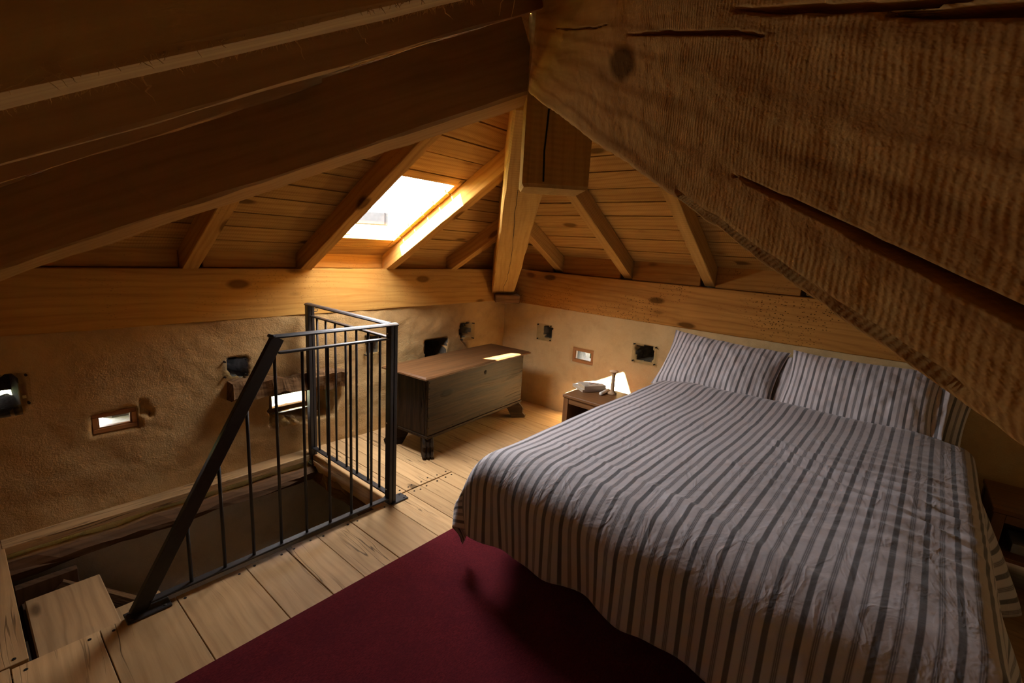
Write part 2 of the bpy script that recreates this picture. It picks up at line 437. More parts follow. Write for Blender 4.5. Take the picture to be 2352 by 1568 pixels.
def vnoise(u, v, scale, seed, octv=4):
    """cheap smooth value noise on arrays"""
    rs = np.random.RandomState(seed); out = np.zeros_like(u); amp = 1.0; tot = 0
    for o in range(octv):
        g = rs.rand(128, 128); x = u * scale + 17.3 * o + 40; y = v * scale + 9.1 * o + 40
        xi = np.floor(x).astype(int); yi = np.floor(y).astype(int); fx = x - xi; fy = y - yi
        fx = fx * fx * (3 - 2 * fx); fy = fy * fy * (3 - 2 * fy)
        a = g[xi % 128, yi % 128]; b = g[(xi + 1) % 128, yi % 128]; c = g[xi % 128, (yi + 1) % 128]; d = g[(xi + 1) % 128, (yi + 1) % 128]
        out += amp * ((a * (1 - fx) + b * fx) * (1 - fy) + (c * (1 - fx) + d * fx) * fy - .5); tot += amp; amp *= .5; scale *= 2
    return out / tot * 2

def grid_mesh(name, P, mask=None, smooth=True, uv=None):
    """P: (n,m,3) array of points -> quad grid mesh; mask (n-1,m-1) True = keep"""
    n, m_ = P.shape[:2]
    idx = np.arange(n * m_).reshape(n, m_)
    q = np.stack([idx[:-1, :-1], idx[1:, :-1], idx[1:, 1:], idx[:-1, 1:]], -1)
    if mask is not None: q = q[mask]
    q = q.reshape(-1, 4)
    me = bpy.data.meshes.new(name)
    me.vertices.add(n * m_); me.vertices.foreach_set('co', P.reshape(-1).astype(np.float32))
    me.loops.add(len(q) * 4); me.loops.foreach_set('vertex_index', q.reshape(-1).astype(np.int32))
    me.polygons.add(len(q)); me.polygons.foreach_set('loop_start', (np.arange(len(q)) * 4).astype(np.int32))
    try: me.polygons.foreach_set('loop_total', np.full(len(q), 4, np.int32))
    except Exception: pass
    if uv is not None:
        l = me.uv_layers.new(name='UVMap'); l.data.foreach_set('uv', uv.reshape(-1, 2)[q.reshape(-1)].reshape(-1).astype(np.float32))
    me.update(calc_edges=True); me.validate()
    if smooth: me.polygons.foreach_set('use_smooth', [True] * len(me.polygons))
    return me

# ------------------------------------------------------------------ room measures (metres)
XL, XR, YF, YB = -0.45, 3.37, -0.95, 2.87        # rear wall, right wall, front wall, left wall
PZ0, PZ1 = 0.903, 1.188                            # wall plate underside / top
SKX0, SKX1, SKY0, SKY1 = 1.490, 1.992, 2.140, 2.725   # skylight clear opening in plan
FACES = {   # underside of the roof boards: z = c + kx*x + ky*y ; slope direction and wall direction
    'left':  (1.310 + .577 * 2.86, 0.0, -.577),
    'right': (1.345 + .577 * 3.42, -.577, 0.0),
    'rear':  (1.565, .540, 0.0),
    'front': (2.31 - .479, 0.0, .479),
}
def fz(k, x, y): c, a, b = FACES[k]; return c + a * x + b * y

# ------------------------------------------------------------------ ceiling: boards, one by one
ceil = structure('ceiling', 'sloping ceiling of pine boards rising from all four walls')
EX0, EX1, EY0, EY1 = XL - .25, XR + .25, YF - .25, YB + .25
def slope_frame(k):
    c, a, b = FACES[k]
    n = V((-a, -b, 1)).normalized()
    up = V((a, b, a * a + b * b)).normalized()      # up-slope
    ax = up.cross(n).normalized()
    return ax, up, n
def roof_piece(name, k, poly, z_off, thick, mat, parent):
    """plan polygon -> prism lying in the roof face"""
    ax, up, n = slope_frame(k)
    pts = [V((x, y, fz(k, x, y))) for x, y in poly]
    o = sum(pts, V()) / len(pts) + n * z_off
    mtx = Matrix(((ax.x, up.x, n.x, o.x), (ax.y, up.y, n.y, o.y), (ax.z, up.z, n.z, o.z), (0, 0, 0, 1)))
    loc = [((p + n * z_off - o).dot(ax), (p + n * z_off - o).dot(up)) for p in pts]
    return prism(name, loc, thick, mtx, mat, parent)
def face_clip(poly, k):
    for g in FACES:
        if g != k:
            poly = clip(poly, lambda p: fz(k, *p) - fz(g, *p))
            if len(poly) < 3: return []
    return poly
for k in FACES:
    rs = random.Random({'left': 3, 'right': 5, 'rear': 8, 'front': 9}[k])
    c, a, b = FACES[k]; run = math.hypot(a, b); pl = 1 / math.sqrt(1 + run * run)
    along_x = (a == 0)
    t = 0.0
    for row in range(40):
        wid = rs.uniform(.125, .165) * pl; t0, t1 = t, t + wid - .0075; t += wid
        if k == 'left': r = (EX0, EX1, EY1 - .20 - t1, EY1 - .20 - t0)
        elif k == 'right': r = (EX1 - .20 - t1, EX1 - .20 - t0, EY0, EY1)
        elif k == 'rear': r = (EX0 + .2 + t0, EX0 + .2 + t1, EY0, EY1)
        else: r = (EX0, EX1, EY0 + .2 + t0, EY0 + .2 + t1)
        # butt joints, staggered, on the rafters
        cuts = []
        if k == 'left': cuts = rs.sample([.832, 2.07, 2.68], 1) if rs.random() < .35 else []
        if k == 'right': cuts = rs.sample([1.69, 1.07], 1) if rs.random() < .25 else []
        lo, hi = (r[0], r[1]) if along_x else (r[2], r[3])
        stops = [lo] + sorted(cuts) + [hi]
        for s0, s1 in zip(stops, stops[1:]):
            rr = (s0 + .001, s1 - .001, r[2], r[3]) if along_x else (r[0], r[1], s0 + .001, s1 - .001)
            rects = [rr]
            if k == 'left':        # leave the skylight open
                x0, x1, y0, y1 = rr
                if y1 > SKY0 and y0 < SKY1 and x1 > SKX0 and x0 < SKX1:
                    rects = [(x0, SKX0, y0, y1), (SKX1, x1, y0, y1)]
                    if y0 < SKY0: rects.append((max(x0, SKX0), min(x1, SKX1), y0, SKY0))
                    if y1 > SKY1: rects.append((max(x0, SKX0), min(x1, SKX1), SKY1, y1))
            for x0, x1, y0, y1 in rects:
                if x1 - x0 < .004 or y1 - y0 < .004: continue
                poly = face_clip([(x0, y0), (x1, y0), (x1, y1), (x0, y1)], k)
                if len(poly) < 3: continue
                ar = abs(sum(p[0] * q[1] - q[0] * p[1] for p, q in zip(poly, poly[1:] + poly[:1]))) / 2
                if ar < .002: continue
                roof_piece('plank', k, poly, rs.uniform(0, .003), .022, M['board'], ceil)
        if t > 2.6: break
# dark underlay and outer roof above the boards
for k in FACES:
    rects = [(EX0 - .2, EX1 + .2, EY0 - .2, EY1 + .2)]
    if k == 'left':
        a0, a1, b0, b1 = SKX0 - .03, 2.19, SKY0 - .03, 2.98
        rects = [(EX0 - .2, a0, EY0, EY1 + .2), (a1, EX1 + .2, EY0, EY1 + .2), (a0, a1, EY0, b0), (a0, a1, b1, EY1 + .2)]
    for x0, x1, y0, y1 in rects:
        poly = face_clip([(x0, y0), (x1, y0), (x1, y1), (x0, y1)], k)
        if len(poly) >= 3: roof_piece('roof_underlay', k, poly, .027, .06, M['dark_stone'], ceil)

# ------------------------------------------------------------------ skylight
skl = structure('window_1', 'skylight between two rafters with white sky behind the glass')
ax, up, nn = slope_frame('left')
def skp(x, y, off): return V((x, y, fz('left', x, y))) + nn * off
def sk_box(name, x0, x1, y0, y1, o0, o1, mat):
    p = skp(x0, y1, o0)        # lower-left corner, up-slope is -y
    L = (skp(x0, y0, 0) - skp(x0, y1, 0)).length
    ex = V((1, 0, 0)); R = Matrix(((up.x, -ex.x, nn.x, p.x), (up.y, -ex.y, nn.y, p.y), (up.z, -ex.z, nn.z, p.z), (0, 0, 0, 1)))
    bm = bmesh.new(); add_box(bm, 0, L, -(x1 - x0), 0, 0, o1 - o0, bev=.001)
    return link(name, bm_mesh(name, bm), mat, skl, R)
T = .10
GX1, GY1 = 2.16, 2.95            # the sash is larger than the opening in the boards
sk_box('frame_rail', SKX0 - .028, SKX0, SKY0 - .03, GY1 + .03, .023, T, M['frame_wood'])
sk_box('frame_rail', GX1, GX1 + .028, SKY0 - .03, GY1 + .03, .023, T, M['frame_wood'])
sk_box('frame_rail', SKX0, GX1, SKY0 - .03, SKY0, .023, T, M['frame_wood'])
sk_box('frame_rail', SKX0, GX1, GY1, GY1 + .03, .023, T, M['frame_wood'])
sk_box('lining_board', SKX1, GX1, SKY0 - .002, GY1, .0235, .034, M['board'])
sk_box('lining_board', SKX0, SKX1, SKY1, GY1, .0235, .034, M['board'])
sk_box('pane', SKX0 - .01, GX1 + .01, SKY0 - .01, GY1 + .01, T - .035, T - .029, M['glass'])
# portal: sampling aid over the opening the daylight really enters by
pl_ = bpy.data.lights.new('skylight_portal', 'AREA'); pl_.shape = 'RECTANGLE'; pl_.size = GX1 - SKX0; pl_.size_y = (GY1 - SKY0) / .866
pl_.cycles.is_portal = True
po = bpy.data.objects.new('skylight_portal', pl_); C.objects.link(po)
pc = skp((SKX0 + GX1) / 2, (SKY0 + GY1) / 2, T - .02)
po.matrix_world = Matrix(((1, up.x, nn.x, pc.x), (0, up.y, nn.y, pc.y), (0, up.z, nn.z, pc.z), (0, 0, 0, 1)))

# ------------------------------------------------------------------ floor
floor = structure('floor', 'wide oak floorboards with dark seams, nails and a stair opening')
OX0, OX1, OY0, OY1 = 0.044, 1.412, 1.963, 2.785   # stair opening
def plank(x0, x1, y0, y1, dz=0.0):
    g = .0015
    return box('plank', x0 + g, x1 - g, y0 + g, y1 - g, -.030 + dz, dz, M['oak_floor'], floor, bev=.0015)
rs = random.Random(11)
nails = []
def run_x(edges, y0, y1):
    for a, b in zip(edges, edges[1:]):
        plank(a, b, y0, y1, rs.uniform(-.0015, .0008))
        for yy in (y0 + .03, y1 - .03):
            for xx in (a + .03, b - .03): nails.append((xx + rs.uniform(-.008, .008), yy + rs.uniform(-.008, .008)))
run_x([0.0, .215, .4405, .690, .862, 1.005, 1.181, 1.4115], YF, OY0)
run_x([XL, -.19, 0.0], YF, 1.975)
run_x([XL, -.18, OX0], 1.979, YB + .05)
run_x([1.4125, 1.565, 1.664, 1.79], 1.998, YB + .05)
run_x([1.79, 1.9125], 1.998, YB + .05)
run_x([1.4125, 1.565, 1.664], YF, 1.993)
run_x([1.664, 1.80, 1.9125], YF, 1.993)
run_x([1.9125, 2.145, 2.30, 2.49, 2.63, 2.82, 3.0, 3.17, XR + .06], YF, YB + .05)
nails = [p for p in nails if p[1] > 1.56 or p[0] > 1.4]
bmn = bmesh.new()
for x, y in nails: add_tube(bmn, [(x, y, -.004), (x, y, .0014)], .0055, 7)
tag(link('nails', bm_mesh('nails', bmn), M['nail'], floor), kind='stuff')
bmk = bmesh.new()                                   # sub-floor slab around the opening
for x0, x1, y0, y1 in ((XL, OX0 - .03, YF, YB + .1), (OX1 + .06, XR + .1, YF, YB + .1), (OX0 - .03, OX1 + .06, YF, OY0 - .05)):
    add_box(bmk, x0, x1, y0, y1, -.24, -.034)
link('joist_deck', bm_mesh('joist_deck', bmk), M['old_wood'], floor)
box('ledger_board', OX0 - .01, OX1 + .0, OY1 - .005, YB + .06, -.035, .001, M['oak_floor'], floor)
box('trimmer_board', OX1 + .003, OX1 + .03, OY0, OY1, -.070, -.031, M['tread'], floor)
box('trimmer_board', OX1 + .012, OX1 + .035, OY0, OY1, -.105, -.072, M['tread'], floor)
box('trimmer_board', OX0 - .03, OX1, OY0 - .03, OY0 - .004, -.20, -.031, M['tread'], floor)
box('trimmer_board', OX0 - .028, OX0 - .004, OY0, OY1, -.22, -.031, M['old_wood'], floor)

# ------------------------------------------------------------------ plastered walls
def wall_skin(name, org, uax, nax, ulen, z0, z1, niches, rects, mat, amp, seed, cell=.0125, label=None):
    """org: world point at u=0; uax: along the wall; nax: into the room.  niches: (poly, depth); rects: through openings"""
    nu = int(round(ulen / cell)); nz = int(round((z1 - z0) / cell))
    U, Z = np.meshgrid(np.linspace(0, ulen, nu + 1), np.linspace(z0, z1, nz + 1), indexing='ij')
    D = amp * vnoise(U, Z, 1.6, seed, 5) + amp * .30 * vnoise(U * .7, Z, 10, seed + 1, 3)
    for x, z, r, h in [(random.Random(seed * 31 + i).uniform(0, ulen), random.Random(seed * 77 + i).uniform(z0, z1), random.Random(seed + i).uniform(.03, .11), random.Random(i * 5 + seed).uniform(-.6, .6)) for i in range(45)]:
        D += amp * h * np.exp(-(((U - x) / (r * 1.8)) ** 2 + ((Z - z) / r) ** 2))
    hole_shade = np.zeros(U.shape, bool)
    for poly, depth, rough in niches:
        cx = sum(p[0] for p in poly) / len(poly); cz = sum(p[1] for p in poly) / len(poly)
        Uq = U + rough * vnoise(U, Z, 22, seed + 5, 3); Zq = Z + rough * vnoise(U, Z, 22, seed + 9, 3)
        inside = np.full(U.shape, 1e9)
        for (ax_, az_), (bx_, bz_) in zip(poly, poly[1:] + poly[:1]):
            nx_, nz_ = -(bz_ - az_), (bx_ - ax_); l = math.hypot(nx_, nz_)
            sd = ((Uq - ax_) * nx_ + (Zq - az_) * nz_) / l
            if ((cx - ax_) * nx_ + (cz - az_) * nz_) < 0: sd = -sd
            inside = np.minimum(inside, sd)
        D -= depth * sstep(-.004, .010, inside) * (1 + .25 * vnoise(U, Z, 18, seed + 3, 2))
        if depth > .25: hole_shade |= inside > .002
        D += .002 * np.exp(-((inside + .02) / .018) ** 2) * (.6 + vnoise(U, Z, 9, seed + 13, 2))
    uax, nax = np.array(uax, float), np.array(nax, float)
    P = np.array(org, float)[None, None, :] + U[..., None] * uax + D[..., None] * nax
    P[..., 2] = Z
    mask = np.ones((nu, nz), bool)
    uc = (U[:-1, :-1] + U[1:, 1:]) / 2; zc = (Z[:-1, :-1] + Z[1:, 1:]) / 2
    for x0, x1, a0, a1 in rects: mask &= ~((uc > x0) & (uc < x1) & (zc > a0) & (zc < a1))
    if np.cross(uax, (0, 0, 1)) @ nax < 0:
        P = P[::-1]; mask = mask[::-1]
    me = grid_mesh(name, P, mask)
    me.materials.append(mat)
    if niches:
        me.materials.append(M['dark_stone'])  # dark colour paints the shade inside the deep holes
        Dd = hole_shade if np.cross(uax, (0, 0, 1)) @ nax >= 0 else hole_shade[::-1]
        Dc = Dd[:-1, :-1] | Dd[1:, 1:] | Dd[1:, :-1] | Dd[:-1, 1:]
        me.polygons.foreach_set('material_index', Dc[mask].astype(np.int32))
    o = link(name, me, mat); o['kind'] = 'structure'
    if label: o['label'] = label
    return o
Q = lambda x0, x1, z0, z1: [(x0, z0), (x1, z0), (x1, z1), (x0, z1)]
# left wall: u = X - XL
s = lambda poly: [(x - XL, z) for x, z in poly]
LW2 = (.392, .545, .402, .490)      # framed window clear area
LW4 = (1.262, 1.520, .262, .378)
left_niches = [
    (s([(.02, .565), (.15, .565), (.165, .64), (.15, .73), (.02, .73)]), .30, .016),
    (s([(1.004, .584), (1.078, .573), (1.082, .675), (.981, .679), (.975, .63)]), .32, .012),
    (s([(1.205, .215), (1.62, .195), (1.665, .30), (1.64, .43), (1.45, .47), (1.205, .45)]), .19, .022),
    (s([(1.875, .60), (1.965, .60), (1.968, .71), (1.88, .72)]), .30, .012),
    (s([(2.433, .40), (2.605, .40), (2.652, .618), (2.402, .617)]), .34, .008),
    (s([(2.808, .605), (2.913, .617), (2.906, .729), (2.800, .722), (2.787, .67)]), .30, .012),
    (s(Q(.378, .560, .388, .500)), .028, .012),
    (s([(.565, .46), (.62, .43), (.60, .52), (.565, .545)]), .03, .012),
]
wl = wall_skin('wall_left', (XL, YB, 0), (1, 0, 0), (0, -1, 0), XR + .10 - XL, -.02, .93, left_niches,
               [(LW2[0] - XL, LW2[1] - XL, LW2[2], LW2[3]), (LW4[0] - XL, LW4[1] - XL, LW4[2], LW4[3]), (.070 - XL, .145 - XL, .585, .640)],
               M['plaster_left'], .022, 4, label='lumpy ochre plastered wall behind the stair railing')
# right wall: u = YB - Y
t_ = lambda poly: [(YB + .1 - y, z) for y, z in poly]
RW = (1.918, 2.075, .497, .577)
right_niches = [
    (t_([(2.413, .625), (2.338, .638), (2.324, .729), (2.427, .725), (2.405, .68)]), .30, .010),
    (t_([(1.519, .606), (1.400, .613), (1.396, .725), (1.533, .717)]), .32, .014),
    (t_(Q(1.897, 2.118, .472, .602)), .020, .008),
]
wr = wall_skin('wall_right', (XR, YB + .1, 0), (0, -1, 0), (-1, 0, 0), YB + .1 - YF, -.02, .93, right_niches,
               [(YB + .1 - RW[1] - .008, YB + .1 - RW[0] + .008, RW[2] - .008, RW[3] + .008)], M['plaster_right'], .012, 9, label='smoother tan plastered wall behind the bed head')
wrear = wall_skin('wall_rear', (XL, YF, 0), (0, 1, 0), (1, 0, 0), YB - YF, -.02, 1.4, [], [], M['plaster_left'], .02, 13, cell=.05)
wfront = wall_skin('wall_front', (XL, YF, 0), (1, 0, 0), (0, 1, 0), XR - XL, -.02, 1.5, [], [], M['plaster_right'], .02, 15, cell=.05)
# lower room seen through the stair opening
wlow = wall_skin('wall_lower', (XL, YB - .035, 0), (1, 0, 0), (0, -1, 0), 2.6, -2.4, -.04, [], [], M['plaster_low'], .012, 21, cell=.04)
wl2 = wall_skin('wall_lower_end', (OX1 + .33, YF, 0), (0, 1, 0), (-1, 0, 0), YB - YF, -2.4, -.03, [], [], M['plaster_low'], .02, 22, cell=.04)
wl3 = wall_skin('wall_lower_rear', (XL, YF, 0), (0, 1, 0), (1, 0, 0), YB - YF, -2.4, -.03, [], [], M['plaster_low'], .02, 23, cell=.06)
wl4 = wall_skin('wall_lower_front', (XL, YF, 0), (1, 0, 0), (0, 1, 0), XR - XL, -2.4, -.03, [], [], M['plaster_low'], .02, 24, cell=.06)
fl2 = box('floor_lower', XL - .1, XR + .1, YF - .1, YB + .1, -2.45, -2.40, M['oak_floor']); fl2['kind'] = 'structure'
# dark hewn beam along the wall just below the floor
tag(timber('trim_1', (OX0 - .06, YB - .085, -.150), (OX1 + .18, YB - .085, -.160), .10, .085, M['bedwood'], jit=.02, wane=.03, seed=5), 'dark crooked log under the floor edge by the stair', kind='structure')
tag(timber('trim_2', (OX1 + .10, OY0 - .3, -.30), (OX1 + .09, YB, -.20), .17, .17, M['old_wood'], jit=.05, wane=.05, seed=6), 'dark log carrying the floor at the stair end', kind='structure')

# reveals of the three small windows and the open hole: stone tunnels through the thick walls
def tunnel(name, pts_in, pts_out, mat, parent):
    bm = bmesh.new(); n = len(pts_in); N = 6; rings = []
    for i in range(N + 1):
        t = i / N
        rings.append([bm.verts.new(V(a).lerp(V(b), t) + (V((mnoise.noise(V((j * 3.1, i * 1.7, 2))), mnoise.noise(V((j, i * 2.1, 7))), mnoise.noise(V((j * 2, i, 11))))) * .018 if 0 < i else V())) for j, (a, b) in enumerate(zip(pts_in, pts_out))])
    for a, b in zip(rings, rings[1:]):
        for j in range(n): bm.faces.new((a[j], a[(j + 1) % n], b[(j + 1) % n], b[j]))
    bmesh.ops.recalc_face_normals(bm, faces=bm.faces)
    return link(name, bm_mesh(name, bm), mat, parent)
def ringL(x0, x1, z0, z1, y):
    return [(x0, y, z0), ((x0 + x1) / 2, y, z0), (x1, y, z0), (x1, y, (z0 + z1) / 2), (x1, y, z1), ((x0 + x1) / 2, y, z1), (x0, y, z1), (x0, y, (z0 + z1) / 2)]
def ringR(y0, y1, z0, z1, x):
    return [(x, a, b) for a, _, b in ringL(y0, y1, z0, z1, 0)]
def win_frame(struct, x0, x1, z0, z1, dep, fw, fd, plane, side, mat, moulding=True):
    """casement: four rails round a pane.  plane: coordinate of the frame front; side 'L' (faces -Y) or 'R' (faces -X)"""
    def bx(name, a0, a1, b0, b1, d0, d1, m):
        if side == 'L': return box(name, a0, a1, plane + d0, plane + d1, b0, b1, m, struct, bev=.002)
        return box(name, plane + d0, plane + d1, a0, a1, b0, b1, m, struct, bev=.002)
    bx('frame_rail', x0 - fw, x1 + fw, z0 - fw, z0, 0, fd, mat); bx('frame_rail', x0 - fw, x1 + fw, z1, z1 + fw, 0, fd, mat)
    bx('frame_rail', x0 - fw, x0, z0, z1, 0, fd, mat); bx('frame_rail', x1, x1 + fw, z0, z1, 0, fd, mat)
    if moulding:
        q = .006
        bx('glazing_bead', x0, x1, z0, z0 + q, .006, .02, mat); bx('glazing_bead', x0, x1, z1 - q, z1, .006, .02, mat)
        bx('glazing_bead', x0, x0 + q, z0 + q, z1 - q, .006, .02, mat); bx('glazing_bead', x1 - q, x1, z0 + q, z1 - q, .006, .02, mat)
    bx('pane', x0 - .004, x1 + .004, z0 - .004, z1 + .004, .022, .026, M['glass'])
w2 = structure('window_2', 'small brown framed window low in the left wall')
win_frame(w2, .404, .534, .417, .476, 0, .021, .045, YB + .004, 'L', M['frame_wood'])
tunnel('stone_reveal', ringL(.365, .575, .375, .515, YB + .02), ringL(.30, .62, .36, .60, YB + .48), M['stone'], w2)
box('shade_stone', .475, .66, YB + .30, YB + .44, .30, .64, M['dark_stone'], w2, bev=.03)  # block added outside to keep direct daylight off part of the reveal
w3 = structure('window_3', 'bright pane deep under the old wooden lintel')
win_frame(w3, 1.279, 1.504, .282, .360, 0, .03, .04, YB + .150, 'L', M['old_wood'], False)
tunnel('stone_reveal', ringL(1.235, 1.545, .235, .405, YB + .165), ringL(1.20, 1.70, .20, .56, YB + .48), M['stone'], w3)
w4 = structure('window_4', 'small orange framed window in the wall left of the bed')
win_frame(w4, 1.918, 2.075, .497, .577, 0, .023, .045, XR + .003, 'R', M['frame_wood'])
tunnel('stone_reveal', ringR(1.88, 2.115, .455, .62, XR + .02), ringR(1.86, 2.13, .44, .64, XR + .36), M['dark_stone'], w4)
box('shade_stone', XR + .46, XR + .60, 1.90, 2.50, .30, .62, M['shade_rock'], w4, bev=.03)  # block added outside to darken the view through the pane
w5 = structure('window_5', 'round hole with a glimpse of green at the left edge')
tunnel('stone_reveal', ringL(.03, .19, .545, .680, YB + .24), ringL(.02, .22, .47, .66, YB + .52), M['dark_stone'], w5)
# ground outside
gm = grid_mesh('ground_outside', np.stack(np.meshgrid(np.linspace(-30, 30, 31), np.linspace(-30, 40, 36), [-3.2], indexing='ij'), -1)[:, :, 0, :] + np.random.RandomState(2).rand(31, 36, 1) * np.array([0, 0, .5]))
go = link('ground_outside', gm, M['grass']); go['kind'] = 'structure'

# dark box on a pole outside, seen through the skylight
ob = thing('pole_box', 'dark grey metal box on a pole outside, seen through the skylight', 'box', (2.50, 4.38, -3.2), math.radians(-49.9))
box('pole', -.03, .03, -.03, .03, 0, 4.72, M['outdoor_metal'], ob)
box('housing', -.06, .515, -.05, .06, 4.722, 4.848, M['outdoor_metal'], ob, bev=.01)
tube('stay_wire', [(.480, 0, 4.846), (.440, 0, 4.985)], .0035, M['outdoor_metal'], ob, 6)
tube('stay_wire', [(.500, 0, 4.846), (.458, 0, 4.985)], .0035, M['outdoor_metal'], ob, 6)

# ------------------------------------------------------------------ roof timbers
pl1 = timber('wall_plate', (XL, 2.935, PZ0), (XR, 2.935, PZ0 + .004), .15, PZ1 - PZ0, M['pine'], jit=.002, wane=.003, seed=1)
tag(pl1, 'long pine wall plate with a big knot on the left wall top, behind the railing', 'beam')
pl2 = timber('wall_plate', (3.435, YB - .02, PZ0), (3.435, YF, PZ0), .15, PZ1 + .012 - PZ0, M['pine_specks'], jit=.002, wane=.003, seed=2)
tag(pl2, 'knotty stained pine wall plate on the right wall top, above the bed head', 'beam')
pl3 = timber('wall_plate', (XL - .06, YF, 1.10), (XL - .06, YB, 1.10), .15, .26, M['pine'], seed=3); tag(pl3, 'wall plate on the wall behind the camera, left', 'beam')
pl4 = timber('wall_plate', (XL, YF - .06, 1.10), (XR, YF - .06, 1.10), .15, .26, M['pine'], seed=4); tag(pl4, 'wall plate on the wall behind the camera, right', 'beam')
# blocking boards between the rafter feet, and dark filling behind them
def block(x0, x1):
    o = box('blocking_board', x0, x1, 2.912, 2.935, PZ1 + .004, 1.345, M['pine'], ceil); return o
RX = [.215, .832, 1.450, 2.068, 2.682]; RW_ = .072
ed = [XL] + [v for x in RX for v in (x - RW_ / 2, x + RW_ / 2 + .035)] + [3.30]
for a_, b_ in zip(ed[::2], ed[1::2]): block(a_ + .002, b_ - .002)
RY = [2.335, 1.690, 1.070, .45, -.17]
ed = [YB - .02] + [v for y in RY for v in (y + RW_ / 2 + .03, y - RW_ / 2)] + [YF]
for a_, b_ in zip(ed[::2], ed[1::2]): box('blocking_board', 3.422, 3.445, b_ + .002, a_ - .002, PZ1 + .016, 1.375, M['pine_specks'], ceil)
bmf = bmesh.new()
add_box(bmf, XL - .2, XR + .3, 2.96, 3.25, 1.10, 1.31); add_box(bmf, 3.47, 3.70, YF - .2, YB + .1, 1.10, 1.33)
add_box(bmf, XL - .4, XL - .12, YF - .2, YB + .2, 1.1, 1.28); add_box(bmf, XL - .2, XR + .2, YF - .4, YF - .12, 1.1, 1.36)
add_box(bmf, XL - .4, XR + .45, 3.15, 3.28, .6, 1.25); add_box(bmf, 3.62, 3.72, YF - .3, YB + .4, .6, 1.2)
link('eave_filling', bm_mesh('eave_filling', bmf), M['dark_stone'], ceil)
bmf = bmesh.new(); add_box(bmf, XL - .1, XR + .3, YB + .05, 3.02, .88, .93); add_box(bmf, XR + .05, XR + .3, YF - .1, YB, .88, .93)
link('wall_head', bm_mesh('wall_head', bmf), M['plaster_left'], ceil)

RD = .112
def jack(x=None, y=None, top=0.0, seed=0):
    if x is not None:
        z = lambda yy: 1.187 + .577 * (2.86 - yy)
        return timber('rafter', (x, 2.925, z(2.925)), (x, top, z(top)), RW_, RD, M['pine'], seed=seed, jit=.002, wane=.003, plumb0=True)
    z = lambda xx: 1.215 + .577 * (3.42 - xx)
    return timber('rafter', (3.43, y, z(3.43)), (top, y, z(top)), RW_, RD, M['hip'], seed=seed, jit=.002, wane=.003, plumb0=True)
tag(jack(x=RX[0], top=2.46, seed=31), 'short pine jack rafter hidden behind the foot of the left hip beam', 'rafter')
tag(jack(x=RX[1], top=1.80, seed=32), 'pine jack rafter left of the skylight, farthest left of those above the railing', 'rafter')
tag(jack(x=RX[2], top=1.24, seed=33), 'dark-sided pine jack rafter along the left edge of the skylight', 'rafter')
tag(jack(x=RX[3], top=1.73, seed=34), 'pine jack rafter along the right edge of the skylight with a sunlit side', 'rafter')
tag(jack(x=RX[4], top=2.31, seed=35), 'short pine jack rafter between the sunlit rafter and the corner hip', 'rafter')
tag(jack(y=RY[0], top=2.92, seed=36), 'shortest jack rafter right of the corner hip, above the right wall', 'rafter')
tag(jack(y=RY[1], top=2.22, seed=37), 'jack rafter behind the king post, second right of the corner hip', 'rafter')
tag(jack(y=RY[2], top=1.62, seed=38), 'long jack rafter third right of the corner hip, half behind the rough beam', 'rafter')
tag(jack(y=RY[3], top=2.30, seed=39), 'jack rafter above the bed hidden behind the rough near beam', 'rafter')
tag(jack(y=RY[4], top=2.85, seed=40), 'jack rafter at the right end of the bed wall behind the rough beam', 'rafter')

# hips (centre of the underside)
h1 = timber('hip_beam', (3.235, 2.80, .975), (1.60, 1.245, 1.93), .205, .27, M['hip'], jit=.006, wane=.010, seed=41, plumb0=True)
tag(h1, 'pale corner hip beam with a long crack, running down into the room corner', 'beam')
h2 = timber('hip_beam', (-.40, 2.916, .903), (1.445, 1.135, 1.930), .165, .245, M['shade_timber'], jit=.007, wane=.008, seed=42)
tag(h2, 'broad dark-sided hip beam descending to the left, lit along its underside', 'beam')
h3 = timber('hip_beam', (3.36, -.86, .96), (1.60, .98, 1.93), .20, .26, M['hip'], seed=43)
tag(h3, 'hip beam to the right front corner hidden behind the rough near beam', 'beam')
bm = bmesh.new(); N_ = 44
for i in range(N_):
    xa, xb = .10 + 1.75 * i / N_, .10 + 1.75 * (i + 1) / N_
    f = lambda x: -.012 + .022 * math.sin(x * 2.3) + .010 * mnoise.noise(V((x * 6, 1, 0)))
    wv_ = lambda x: .0014 + .0010 * mnoise.noise(V((x * 9, 4, 0)))
    bm.faces.new([bm.verts.new(p) for p in ((xa, f(xa) - wv_(xa), -.0068), (xb, f(xb) - wv_(xb), -.0068), (xb, f(xb) + wv_(xb), -.0068), (xa, f(xa) + wv_(xa), -.0068))])
link('crack', bm_mesh('crack', bm), M['nail'], h1)
blk = box('bearing_block', -.10, .10, -.11, .11, 0, .075, M['old_wood'], None, bev=.008, mw=Matrix.Translation((3.26, 2.77, .905)) @ Matrix.Rotation(math.radians(45), 4, 'Z'))
tag(blk, 'dusty wooden block under the foot of the corner hip', 'block')
